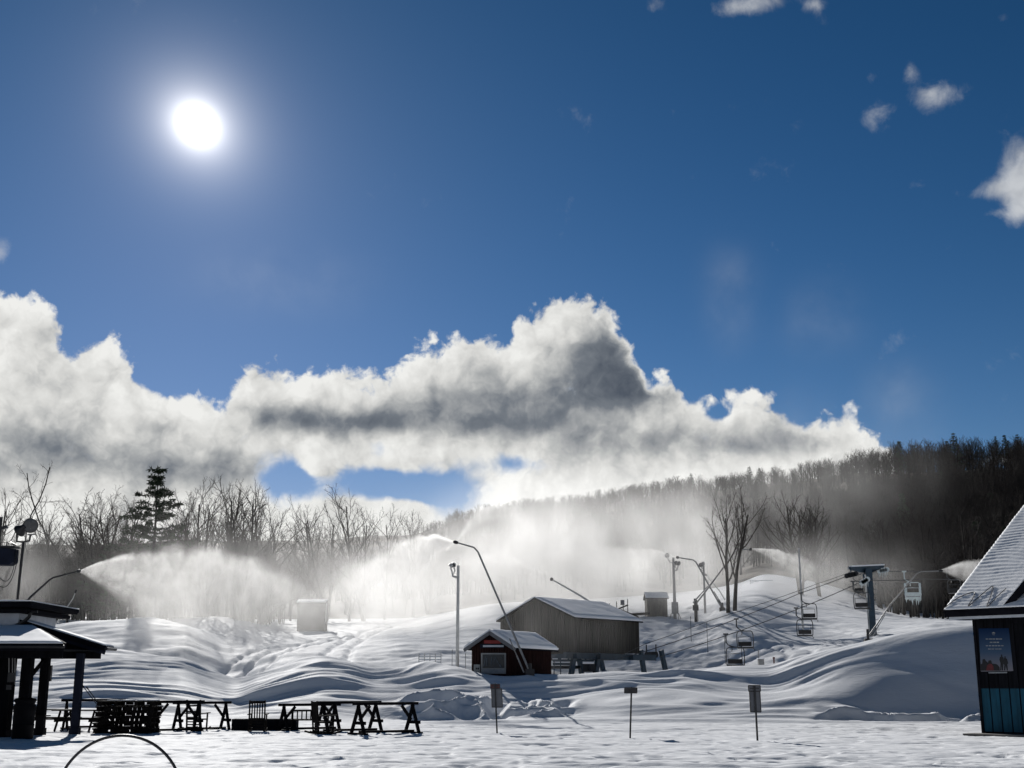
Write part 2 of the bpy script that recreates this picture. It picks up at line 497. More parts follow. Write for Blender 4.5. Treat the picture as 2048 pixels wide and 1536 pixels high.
def relief(X, Y, px, d):
    """Small snow relief: trampled flat, wind ripples on the mounds, broken slabs, ruts."""
    near = 1 - sst(d, 56, 61)
    flat = 0.010 * fbm(X * 0.35, Y * 0.7, 11, 4, 0.6) + 0.020 * fbm(X * 1.0 + 0.3 * Y, Y * 3.1, 23, 3, 0.65)
    lanes = 0.018 * fbm(X * 0.08, Y * 1.5 + 0.35 * np.sin(X * 0.13), 31, 3, 0.65)
    pits = -0.045 * np.clip(fbm(X * 1.7, Y * 1.7, 41, 2) - 0.45, 0, 1) * 2
    z = near * (1.0 + 0.6 * sst(-d, -38, -29)) * (flat + lanes + pits) * 1.05
    # wheel and ski tracks across the yard
    for y0, sl, am, wl, ph, gap, dep in ((26.6, .035, .5, 19, .3, .9, .05), (28.8, -.02, .4, 23, 1.9, 1.5, .06), (31.5, .06, .6, 31, .8, 1.5, .06), (34.6, -.045, .5, 27, 2.6, .22, .04),
                                         (38.2, .02, .8, 33, 4.0, 1.6, .07), (41.6, -.03, .5, 21, 5.2, .22, .045), (48.6, .05, .7, 37, 1.1, 1.6, .07), (52.5, -.02, .5, 29, 3.3, 1.6, .07), (56.2, .012, .4, 35, .6, 1.7, .08)):
        c = Y - (y0 + sl * X + am * np.sin(X / wl * 6.283 + ph) + .05 * fbm(X * .8, X * 0 + ph, 201, 2))
        for k_ in (-.5, .5):
            z -= near * dep * np.exp(-((c - k_ * gap) / (.16 if gap > .5 else .07))**2) * (.6 + .5 * vnoise(X * 2.2, X * 0 + y0, 203))
    mound = sst(d, 59, 62) * (1 - sst(d, 100, 116))
    warp = 1.6 * fbm(X * 0.09, Y * 0.12, 51, 2)
    rip = fbm(X * 0.11 + 0.08 * Y, Y * 0.55 + warp * 1.1, 61, 3, 0.5)
    face = sst(d, 59, 63) * (1 - sst(d, A_D(px) - 2, A_D(px) + 2))
    smooth = (1 - 0.75 * np.exp(-((px - 1470) / 70)**2) * sst(d, 66, 69)) - 0.8 * sst(px, 1560, 1760) * sst(d, 64, 67)
    z += 0.165 * rip * face * smooth + 0.06 * fbm(X * 0.3, Y * 0.8 + warp, 71, 3) * (mound - face).clip(0, 1)
    ridged = 1 - np.abs(fbm(X * 0.10 - 0.06 * Y + 40, Y * 0.20 + X * 0.03 + 0.4 * warp, 64, 3, 0.55)) * 1.6
    z += 0.24 * ridged * face * (1 - 0.85 * np.exp(-((px - 1470) / 80)**2)) * sst(px, 380, 520) * (1 - sst(px, 1480, 1640))
    # broken slabs along the foot of the bank
    slab = sst(px, 770, 840) * (1 - sst(px, 1090, 1180)) * sst(d, 60.5, 62) * (1 - sst(d, 64.5, 66.5))
    slab = np.maximum(slab, 0.6 * sst(px, 1600, 1680) * sst(d, 59.5, 60.5) * (1 - sst(d, 61.5, 63)))
    cell = np.abs(fbm(X * 0.42, Y * 0.55, 81, 3, 0.5))
    z += slab * (0.62 - 1.25 * cell) * 0.85
    # groomed but rough slope farther up
    far = sst(d, 74, 80) * (1 - sst(d, 200, 215))
    z += far * (0.045 * fbm(X * 0.5, Y * 0.55, 91, 4, 0.6) + 0.09 * fbm(X * 0.11, Y * 0.5, 95, 3) + sst(px, 1150, 1250) * (1 - sst(px, 1440, 1520)) * 0.09 * fbm(X * 1.1, Y * 1.0, 97, 2, 0.7))
    sel = (d > 84) & (d < 152)
    if sel.any():
        xs, ys = X[sel], Y[sel]
        g = np.zeros_like(xs)
        for pl in RUTS:
            q = polydist(xs, ys, pl)
            g -= 0.20 * (np.exp(-((q - 0.9) / 0.30)**2)) + 0.06 * np.exp(-(q / 1.4)**2)
        z[sel] += g
    # edge left by the plough along the foot of the bank
    q = np.abs(d - 59.0 - 0.5 * np.sin(X * 0.22))
    z += 0.10 * np.exp(-(q / 0.45)**2) * sst(px, 700, 1000)
    hill = sst(d, 220, 260)
    z += hill * (2.2 * fbm(X * 0.02, Y * 0.02, 101, 4, 0.5))
    return z


def px_of(X, Y):
    return X / np.maximum(Y, 1e-3) * PXK + 1024.0


def ground_z(x, y):
    """Finished ground height at one place."""
    X, Y = np.array([float(x)]), np.array([float(y)])
    d = np.maximum(Y, 0.5)
    px = np.clip(px_of(X, d), -300, 2400)
    return float((base_height(px, d) + relief(X, Y, px, d))[0])


def grid_mesh(name, ts, ds, mat):
    """Fan-shaped sheet: columns of constant x / y, rows of constant y."""
    T, D = np.meshgrid(ts, ds)
    X, Y = T * D, D
    px = np.clip(T * PXK + 1024.0, -300, 2400)
    Z = base_height(px, D) + relief(X, Y, px, D)
    nr, nc = X.shape
    me = bpy.data.meshes.new(name)
    co = np.stack([X, Y, Z], -1).reshape(-1, 3).astype(np.float32)
    idx = np.arange(nr * nc).reshape(nr, nc)
    q = np.stack([idx[:-1, :-1], idx[:-1, 1:], idx[1:, 1:], idx[1:, :-1]], -1).reshape(-1, 4)
    me.vertices.add(len(co))
    me.vertices.foreach_set('co', co.ravel())
    me.loops.add(q.size)
    me.loops.foreach_set('vertex_index', q.ravel().astype(np.int32))
    me.polygons.add(len(q))
    me.polygons.foreach_set('loop_start', np.arange(0, q.size, 4, dtype=np.int32))
    me.polygons.foreach_set('use_smooth', np.ones(len(q), bool))
    me.update(calc_edges=True)
    me.materials.append(mat)
    o = bpy.data.objects.new(name, me)
    COL.objects.link(o)
    o['kind'] = 'structure'
    return o


t_mid = (np.arange(-60, 2112, 4.0) - 1024.0) / PXK
t_lo = np.tan(np.radians(np.array([-76, -68, -60, -52, -46, -40, -36, -33, -30.5, -28.5, -27, -26])))
ts = np.concatenate([t_lo, t_mid, -t_lo[::-1]])
d_rows = np.concatenate([np.linspace(0.6, 9, 24), np.linspace(9.2, 20.1, 80), np.linspace(20.3, 62, 330), np.linspace(62.12, 86, 190), np.linspace(86.3, 152, 200), np.linspace(153, 214, 50)])
grid_mesh('snow_ground', ts, d_rows, MATS['snow_ground'])
h_rows = np.concatenate([[214.0], np.linspace(218, 480, 60), np.linspace(486, 780, 44), np.linspace(800, 1500, 12)])
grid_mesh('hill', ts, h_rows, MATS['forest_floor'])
# the snow field behind and beside the photographer
bm = bmesh.new()
vs = [bm.verts.new(v) for v in ((-1600, -1500, -0.06), (1600, -1500, -0.06), (1600, 1.0, -0.06), (-1600, 1.0, -0.06))]
bm.faces.new(vs)
me = bpy.data.meshes.new('snow_field')
bm.to_mesh(me)
bm.free()
me.materials.append(MATS['snow_ground'])
o = bpy.data.objects.new('snow_field', me)
COL.objects.link(o)
o['kind'] = 'structure'

# ------------------------------------------------------------------ builders
class MB:
    """Collects solid shapes and links them as one mesh object."""

    def __init__(self):
        self.v, self.f = [], []

    def add(self, vs, fs):
        n = len(self.v)
        self.v += [tuple(v) for v in vs]
        self.f += [tuple(i + n for i in f) for f in fs]
        return self

    def beam(self, a, b, w, h, up=(0, 0, 1)):
        """Rectangular bar from a to b, w wide and h high."""
        a, b = Vector(a), Vector(b)
        ax = (b - a).normalized()
        u = Vector(up)
        if abs(ax.dot(u)) > 0.99:
            u = Vector((0, 1, 0))
        s = ax.cross(u).normalized()
        u = s.cross(ax)
        q = [(-1, -1), (1, -1), (1, 1), (-1, 1)]
        vs = [p + s * (i * w / 2) + u * (j * h / 2) for p in (a, b) for i, j in q]
        return self.add(vs, [(0, 3, 2, 1), (4, 5, 6, 7), (0, 1, 5, 4), (1, 2, 6, 5), (2, 3, 7, 6), (3, 0, 4, 7)])

    def box(self, c, s, rz=0.0):
        c = Vector(c)
        m = Matrix.Rotation(rz, 3, 'Z')
        vs = [c + m @ Vector((i * s[0] / 2, j * s[1] / 2, k * s[2] / 2)) for k in (-1, 1) for i, j in ((-1, -1), (1, -1), (1, 1), (-1, 1))]
        return self.add(vs, [(0, 3, 2, 1), (4, 5, 6, 7), (0, 1, 5, 4), (1, 2, 6, 5), (2, 3, 7, 6), (3, 0, 4, 7)])

    def prism(self, poly, vec):
        """Flat polygon of 3-D points pushed along vec."""
        vec = Vector(vec)
        a = [Vector(p) for p in poly]
        n = len(a)
        fs = [tuple(range(n))[::-1], tuple(range(n, 2 * n))] + [(i, (i + 1) % n, n + (i + 1) % n, n + i) for i in range(n)]
        return self.add(a + [p + vec for p in a], fs)

    def tube(self, pts, r, n=6, r1=None, closed=False):
        pts = [Vector(p) for p in pts]
        m = len(pts)
        rs = r if isinstance(r, (list, tuple)) else [r + ((r1 if r1 is not None else r) - r) * i / max(1, m - 1) for i in range(m)]
        vs, prev = [], None
        for i, p in enumerate(pts):
            t = (pts[(i + 1) % m] - pts[i - 1]) if closed else (pts[min(i + 1, m - 1)] - pts[max(i - 1, 0)])
            t = t.normalized() if t.length > 1e-9 else Vector((0, 0, 1))
            if prev is None:
                s = t.cross(Vector((0.31, 0.17, 0.93)))
                if s.length < 1e-3:
                    s = t.cross(Vector((1, 0, 0)))
            else:
                s = prev - t * prev.dot(t)
            s.normalize()
            prev = s
            u = t.cross(s)
            vs += [p + (s * math.cos(2 * math.pi * k / n) + u * math.sin(2 * math.pi * k / n)) * rs[i] for k in range(n)]
        fs = []
        for i in range(m if closed else m - 1):
            j = (i + 1) % m
            fs += [(i * n + k, i * n + (k + 1) % n, j * n + (k + 1) % n, j * n + k) for k in range(n)]
        if not closed:
            fs += [tuple(range(n))[::-1], tuple(range((m - 1) * n, m * n))]
        return self.add(vs, fs)

    def lathe(self, prof, o=(0, 0, 0), n=16, axis=(0, 0, 1)):
        q = Vector((0, 0, 1)).rotation_difference(Vector(axis))
        o = Vector(o)
        vs = [o + q @ Vector((r * math.cos(2 * math.pi * k / n), r * math.sin(2 * math.pi * k / n), z)) for r, z in prof for k in range(n)]
        m = len(prof)
        fs = [(i * n + k, i * n + (k + 1) % n, (i + 1) * n + (k + 1) % n, (i + 1) * n + k) for i in range(m - 1) for k in range(n)]
        fs += [tuple(range(n))[::-1], tuple(range((m - 1) * n, m * n))]
        return self.add(vs, fs)

    def build(self, name, mat, parent=None, local=False, smooth=False):
        off = Vector((0, 0, 0))
        if parent is not None and not local:
            r = parent
            while r.parent is not None:
                r = r.parent
            off = r.location
        me = bpy.data.meshes.new(name)
        me.from_pydata([Vector(v) - off for v in self.v], [], self.f)
        if smooth:
            me.polygons.foreach_set('use_smooth', [True] * len(me.polygons))
            try:
                me.set_sharp_from_angle(angle=R(50))
            except Exception:
                pass
        me.update()
        me.materials.append(MATS[mat] if isinstance(mat, str) else mat)
        o = bpy.data.objects.new(name, me)
        COL.objects.link(o)
        o.parent = parent
        return o


def tag(o, label, cat, group=None):
    o['label'], o['category'] = label, cat
    if group:
        o['group'] = group
    return o


def thing(name, label, cat, loc=(0, 0, 0), rz=0.0, group=None):
    o = bpy.data.objects.new(name, None)
    o.empty_display_size = 0.3
    COL.objects.link(o)
    o.location = loc
    o.rotation_euler = (0, 0, rz)
    return tag(o, label, cat, group)


KIDS = {}


def copy_tree(o, parent=None, **kw):
    c = o.copy()
    COL.objects.link(c)
    c.parent = parent
    for ch in list(o.children):
        copy_tree(ch, c)
    for k, v in kw.items():
        c[k] = v
    return c


def floor_at(px, py):
    """Point of the flat yard (z = 0) that shows at a picture point."""
    r = ray(px, py)
    d = EYE / -r[2]
    return Vector((r[0] * d, d, 0.0))


def on_plane(px, py, p0, nrm):
    r = Vector(ray(px, py))
    o = Vector((0, 0, EYE))
    t = (Vector(p0) - o).dot(nrm) / r.dot(nrm)
    return o + r * t


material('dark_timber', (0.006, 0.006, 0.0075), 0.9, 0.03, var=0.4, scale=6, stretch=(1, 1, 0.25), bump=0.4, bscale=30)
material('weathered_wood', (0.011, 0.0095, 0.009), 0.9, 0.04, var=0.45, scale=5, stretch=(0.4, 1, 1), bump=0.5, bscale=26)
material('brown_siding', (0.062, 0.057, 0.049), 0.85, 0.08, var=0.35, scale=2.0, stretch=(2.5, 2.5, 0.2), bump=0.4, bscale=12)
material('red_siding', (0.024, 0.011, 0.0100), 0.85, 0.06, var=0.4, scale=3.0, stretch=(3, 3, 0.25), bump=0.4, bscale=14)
material('red_board', (0.20, 0.022, 0.022), 0.6, 0.3, var=0.15)
material('black_siding', (0.008, 0.0085, 0.011), 0.9, 0.03, var=0.4, scale=3, stretch=(3, 3, 0.3), bump=0.3, bscale=18)
material('blue_panel', (0.004, 0.055, 0.095), 0.65, 0.2, var=0.25, scale=2.0, stretch=(2, 2, 0.5), bump=0.2, bscale=10)
material('navy_trim', (0.013, 0.016, 0.028), 0.8, 0.06, var=0.2)
material('black_trim', (0.008, 0.008, 0.011), 0.85, 0.04, var=0.3)
material('pale_paint', (0.42, 0.45, 0.50), 0.6, 0.3, var=0.12)
material('white_paint', (0.22, 0.23, 0.235), 0.55, 0.3, var=0.08)
material('concrete', (0.16, 0.15, 0.14), 0.9, 0.2, var=0.3, scale=1.5, bump=0.5, bscale=9)
material('black_metal', (0.018, 0.018, 0.020), 0.45, 0.5, 0.4, var=0.3)
material('grey_steel', (0.22, 0.22, 0.22), 0.5, 0.5, 0.5, var=0.2)
material('pale_steel', (0.46, 0.46, 0.45), 0.45, 0.5, 0.4, var=0.15)
material('blue_steel', (0.022, 0.046, 0.070), 0.5, 0.5, 0.2, var=0.25)
material('rope_steel', (0.10, 0.10, 0.10), 0.55, 0.4, 0.5, var=0.2)
material('sign_back', (0.11, 0.115, 0.13), 0.5, 0.4, 0.3, var=0.15)
material('sign_edge', (0.035, 0.032, 0.034), 0.6, 0.4, var=0.2)
material('sign_maroon', (0.085, 0.030, 0.032), 0.6, 0.3, var=0.2)
material('lamp_glass', (0.030, 0.033, 0.038), 0.25, 0.6, var=0.25, scale=12)
material('ice', (0.60, 0.66, 0.66), 0.35, 0.5, var=0.12, scale=4)
material('bark', (0.050, 0.043, 0.037), 0.9, 0.15, var=0.4, scale=1.2, stretch=(3, 3, 0.5), bump=0.5, bscale=6)
material('dark_bark', (0.030, 0.026, 0.023), 0.9, 0.15, var=0.4, scale=1.2, stretch=(3, 3, 0.5))
material('twig', (0.042, 0.035, 0.031), 0.9, 0.15, var=0.35, scale=0.6)
material('needles', (0.020, 0.034, 0.018), 0.75, 0.2, var=0.5, scale=0.8, tint=(0.034, 0.052, 0.026))
material('plastic_black', (0.006, 0.006, 0.007), 0.75, 0.06, var=0.3)
material('poster_dark', (0.012, 0.018, 0.026), 0.4, 0.4, var=0.35, scale=3)
material('poster_pale', (0.20, 0.22, 0.24), 0.5, 0.3, var=0.2, scale=4)
material('poster_stroke', (0.060, 0.080, 0.100), 0.5, 0.3, var=0.4, scale=6)
material('poster_red', (0.085, 0.010, 0.014), 0.5, 0.3, var=0.3, scale=8)
material('poster_figure', (0.005, 0.006, 0.010), 0.5, 0.3, var=0.3, scale=8)
material('cabin_wood', (0.11, 0.10, 0.085), 0.8, 0.2, var=0.35, scale=2, stretch=(2, 2, 0.4), bump=0.4, bscale=10)


def poster_print():
    """Printed night-to-dusk blend, top to bottom, along the sheet's own height."""
    mt = bpy.data.materials.new('poster_print')
    mt.use_nodes = True
    t = NT(mt.node_tree)
    z = t.xyz(t.coord('Generated'))[2]
    r = t.n('ShaderNodeValToRGB')
    t.put(r.inputs[0], z)
    e = r.color_ramp.elements
    e[0].position, e[0].color = 0.0, (0.17, 0.165, 0.19, 1)
    e[1].position, e[1].color = 1.0, (0.004, 0.018, 0.060, 1)
    m = r.color_ramp.elements.new(0.45)
    m.color = (0.045, 0.078, 0.135, 1)
    p = t.n('ShaderNodeBsdfPrincipled')
    t.put(p.inputs['Base Color'], r.outputs[0])
    p.inputs['Roughness'].default_value = 0.7
    p.inputs['Specular IOR Level'].default_value = 0.05
    o = t.n('ShaderNodeOutputMaterial')
    t.t.links.new(p.outputs[0], o.inputs[0])
    MATS['poster_print'] = mt


poster_print()


def snow_sheet(o_pts, thick, nx, ny, amp, seed, rows=0.0, parent=None, name='snow_layer', edge=0.04):
    """Snow lying on a roof slope: quad of four corners (eave left, eave right, top right, top left), lumpy and thick."""
    a, b, c, d_ = [Vector(p) for p in o_pts]
    nrm = (b - a).cross(d_ - a).normalized()
    if nrm.z < 0:
        nrm = -nrm
    vs, fs = [], []
    for j in range(ny + 1):
        for i in range(nx + 1):
            u, v = i / nx, j / ny
            p = (a * (1 - u) + b * u) * (1 - v) + (d_ * (1 - u) + c * u) * v
            n = mnoise.fractal(Vector((p.x * 1.1, p.y * 1.1, p.z * 1.1 + seed)), 0.7, 2.0, 4)
            e = min(1.0, min(u, 1 - u) * nx / 1.0 + 0.0, 1.0) if edge else 1.0
            e = 0.55 if (i in (0, nx) or j in (0, ny)) else 1.0
            h = thick * e + amp * n
            if rows:
                ln = (d_ - a).length * v + 0.25 * mnoise.noise(Vector((p.x * .8, p.y * .8, seed)))
                h += 0.011 * (0.75 + mnoise.noise(p * .7) * 0.9) * math.sin(2 * math.pi * ln / rows) + 0.003 * mnoise.noise(p * 7)
            vs.append(p + nrm * max(0.004, h))
    n1 = len(vs)
    for j in range(ny):
        for i in range(nx):
            k = j * (nx + 1) + i
            fs.append((k, k + 1, k + nx + 2, k + nx + 1))
    rim = [i for i in range(nx + 1)] + [j * (nx + 1) + nx for j in range(1, ny + 1)] + [ny * (nx + 1) + i for i in range(nx - 1, -1, -1)] + [j * (nx + 1) for j in range(ny - 1, 0, -1)]
    low = {}
    for k in rim:
        j, i = divmod(k, nx + 1)
        u, v = i / nx, j / ny
        low[k] = len(vs)
        vs.append((a * (1 - u) + b * u) * (1 - v) + (d_ * (1 - u) + c * u) * v + nrm * 0.003)
    for q in range(len(rim)):
        k0, k1 = rim[q], rim[(q + 1) % len(rim)]
        fs.append((k0, low[k0], low[k1], k1))
    m = MB()
    m.add(vs, fs)
    o = m.build(name, 'snow_cover', parent)
    o.data.polygons.foreach_set('use_smooth', [True] * len(o.data.polygons))
    return o


# ------------------------------------------------------------------ the open pavilion at the left
def pavilion():
    base = floor_at(60, 1470)
    t = thing('pavilion', 'dark timber pavilion with a snowy roof and small cupola at the left edge', 'pavilion', base)
    # porch roof sloping to the yard
    dF, dB = 41.3, 46.0
    F, Bk = at(127, 1287, dF), at(48, 1251, dB)
    x0 = F.x - 9.0
    E0, E1, T1, T0 = Vector((x0, F.y, F.z)), F, Vector((Bk.x + 0.3, dB, Bk.z)), Vector((x0, dB, Bk.z))
    m = MB()
    m.prism([E0, E1, T1, T0], (0, 0, -0.10))
    m.build('porch_roof', 'black_trim', t)
    snow_sheet([E0 + Vector((0, -.03, 0)), E1 + Vector((0.0, -.03, 0)), T1, T0], 0.055, 60, 20, 0.012, 3, parent=t)
    m = MB()
    m.beam((x0, F.y + 0.02, F.z - 0.13), (F.x + 0.02, F.y + 0.02, F.z - 0.13), 0.05, 0.20)
    m.build('fascia', 'black_trim', t)
    m = MB()
    m.tube([(x0, F.y - 0.06, F.z - 0.10), (F.x + 0.05, F.y - 0.06, F.z - 0.10)], 0.055, 8)
    m.build('gutter', 'black_metal', t)
    m = MB()
    m.beam(E1 + Vector((0.03, 0.1, -0.06)), T1 + Vector((0.03, 0, -0.06)), 0.05, 0.16)
    m.build('barge_board', 'black_trim', t)
    m = MB()
    m.beam((x0, F.y + 0.42, F.z - 0.33), (F.x - 0.15, F.y + 0.42, F.z - 0.33), 0.16, 0.24)
    m.build('porch_beam', 'dark_timber', t)
    # main gable, ridge running away from the yard
    d0, d1 = 46.35, 47.3
    P, Q = at(40, 1239, d0), at(212, 1292, d0)
    sl = (P.z - Q.z) / (Q.x - P.x)
    rx = P.x - 1.7
    rz_ = P.z + sl * 1.7
    lx = rx - (Q.x - rx)
    up = Vector((sl, 0, 1)).normalized()
    m = MB()
    m.prism([(rx, d0, rz_), (Q.x, d0, Q.z), (Q.x, d0, Q.z - 0.12), (rx, d0, rz_ - 0.12)], (0, d1 - d0, 0))
    m.prism([(rx, d0, rz_), (rx, d0, rz_ - 0.12), (lx, d0, Q.z - 0.12), (lx, d0, Q.z)], (0, d1 - d0, 0))
    m.build('main_roof', 'black_trim', t)
    snow_sheet([(rx, d0 + .05, rz_), (Q.x, d0 + .05, Q.z), (Q.x, d1, Q.z), (rx, d1, rz_)], 0.05, 24, 24, 0.01, 9, parent=t)
    m = MB()
    m.beam((rx, d0 - 0.02, rz_ - 0.10), (Q.x + 0.02, d0 - 0.02, Q.z - 0.10), 0.04, 0.17, up=up)
    m.build('rake_board', 'black_trim', t)
    m = MB()
    m.beam((rx, d0 + 0.02, rz_ - 0.24), (Q.x - 0.02, d0 + 0.02, Q.z - 0.24), 0.04, 0.13, up=up)
    m.build('rake_board', 'navy_trim', t)
    m = MB()
    m.tube([(Q.x + 0.06, d0 - 0.15, Q.z - 0.10), (Q.x + 0.06, d1, Q.z - 0.10)], 0.06, 8)
    m.build('gutter', 'black_metal', t)
    zb = at(160, 1311, 46.6).z
    m = MB()
    xr = at(203, 1306, 46.6).x
    m.prism([(lx, 46.6, zb + .12), (xr, 46.6, zb + .12), (xr, 46.6, Q.z - .2 + sl * (Q.x - xr)), (rx, 46.6, rz_ - .2), (lx, 46.6, Q.z - .1)], (0, 0.08, 0))
    m.build('gable_wall', 'black_siding', t)
    m = MB()
    m.beam((lx, 46.5, zb), (xr, 46.5, zb), 0.16, 0.24)
    m.build('gable_beam', 'dark_timber', t)
    m = MB()
    m.prism([(x0, F.y + .5, F.z - .2), (F.x - .2, F.y + .5, F.z - .2), (xr, 46.6, zb + .14), (x0, 46.6, zb + .14)], (0, 0, 0.04))
    m.build('soffit', 'black_siding', t)
    # cupola
    cz0, cz1, czt = at(20, 1252, 46.2).z, at(20, 1226, 46.2).z, at(20, 1206, 46.2).z
    cxr = at(37, 1238, 46.2).x
    crr = at(65, 1214, 45.7).x
    cc = cxr - 1.9
    hw, hr = cxr - cc, crr - cc
    m = MB()
    m.box((cc, 46.2 + hw, (cz0 + cz1) / 2 - 0.3), (2 * hw, 2 * hw, cz1 - cz0 + 0.62))
    cup = m.build('cupola', 'pale_paint', t)
    m = MB()
    m.box((cc, 46.2 + hw, cz1 + 0.06), (2 * hr - 0.5, 2 * hr - 0.5, 0.14))
    m.box((cc, 46.2 + hw, (cz1 + czt) / 2 + 0.06), (2 * hr - 0.10, 2 * hr - 0.10, 0.12))
    m.box((cc, 46.2 + hw, czt - 0.05), (2 * hr, 2 * hr, 0.14))
    m.build('cupola_roof', 'black_trim', cup)
    h2 = hr
    snow_sheet([(cc - h2, 46.2 + hw - h2, czt + .021), (cc + h2, 46.2 + hw - h2, czt + .021), (cc + h2, 46.2 + hw + h2, czt + .021), (cc - h2, 46.2 + hw + h2, czt + .021)], 0.06, 24, 24, 0.02, 5, parent=cup, name='snow_cap')
    m = MB()
    ox, oy = cxr, 46.2
    cur = [(ox + 0.46, oy - 0.1, cz1 + 0.02), (ox + 0.42, oy - .1, cz1 - .14), (ox + .30, oy - .1, cz1 - .27), (ox + .08, oy - .1, cz1 - .40), (ox - .05, oy - .1, cz1 - .46)]
    m.tube(cur, 0.065, 8)
    m.build('downspout', 'black_metal', cup)
    m = MB()
    m.tube([(crr - 0.1, 45.9, cz1 + 0.03), (crr + 0.12, 45.9, cz1 + 0.03)], 0.05, 8)
    m.build('gutter_end', 'black_metal', cup)
    # posts
    for (px, py, wd, rowtop, mt) in ((149, 1469, 0.25, 1303, 'navy_trim'), (79, 1470, 0.27, 1308, 'dark_timber'), (43, 1474, 0.33, 1308, 'dark_timber'), (2, 1474, 0.46, 1304, 'dark_timber'), (-62, 1472, 0.3, 1304, 'dark_timber')):
        b = floor_at(px, py)
        ztop = F.z - 0.2
        m = MB()
        m.box((b.x, b.y, ztop / 2 - 0.05), (wd, wd, ztop + 0.1))
        m.box((b.x, b.y, 0.10), (wd + 0.07, wd + 0.07, 0.28))
        post = m.build('post', mt, t)
    b2, b3 = floor_at(43, 1474), floor_at(79, 1470)
    m = MB()
    m.beam((b2.x + .1, b2.y, 1.95), (b3.x - 0.02, b3.y, 2.62), 0.09, 0.12)
    m.build('knee_brace', 'dark_timber', t)
    q = floor_at(79, 1470)
    m = MB()
    m.box((q.x + .19, q.y, 2.1), (0.10, 0.14, 0.55))
    m.build('wall_box', 'black_metal', t)
    m = MB()
    m.box((b3.x + 0.1, b3.y - .25, 0.66), (0.55, 0.3, 0.035))
    m.build('shelf', 'weathered_wood', t)
    lp = at(112, 1306, 42.6)
    m = MB()
    m.lathe([(0.05, 0.16), (0.12, 0.10), (0.155, 0.0), (0.13, -0.05), (0.06, -0.10), (0.02, -0.12)], lp + Vector((0, 0, .02)), 12)
    m.build('lantern', 'grey_steel', t)
    # conduit and switch hanging by the first post
    m = MB()
    for px in (18, 25, 30):
        a, c = at(px, 1301, 43.0), at(px, 1345 + (px - 18) * 2, 43.0)
        m.tube([a, c], 0.018, 6)
    m.build('conduit', 'grey_steel', t)
    m = MB()
    c = at(23, 1355, 42.98)
    m.box(c, (0.22, 0.12, 0.30))
    m.box(c + Vector((-.05, 0, -.32)), (0.16, 0.10, 0.16))
    m.build('switch_box', 'black_metal', t)


pavilion()


def litter_barrel():
    b = floor_at(44, 1478)
    o = thing('litter_barrel', 'black litter barrel with a domed lid beside the pavilion post', 'litter bin', b)
    m = MB()
    m.lathe([(0.30, 0.0), (0.335, 0.03), (0.335, 0.42), (0.35, 0.44), (0.335, 0.47), (0.335, 0.84), (0.35, 0.86), (0.345, 0.92)], (0, 0, 0), 20)
    m.build('body', 'plastic_black', o, local=True, smooth=True)
    m = MB()
    m.lathe([(0.36, 0.921), (0.365, 1.02), (0.30, 1.12), (0.33, 1.17), (0.36, 1.22), (0.30, 1.28), (0.12, 1.31), (0.0, 1.315)], (0, 0, 0), 20)
    m.build('lid', 'plastic_black', o, local=True, smooth=True)


litter_barrel()


def floodlight(m_head, m_lens, c, axis, r=0.28, dep=0.34):
    axis = Vector(axis).normalized()
    m_head.lathe([(0.05, -dep), (r * .45, -dep + .02), (r * .55, -dep * .55), (r * .95, -0.05), (r, -0.03), (r, 0.02), (r * .92, 0.025)], c, 20, axis)
    m_lens.lathe([(r * .90, 0.0), (r * .86, 0.031), (r * .5, 0.045), (r * .12, 0.05), (0.02, 0.05)], c, 20, axis)


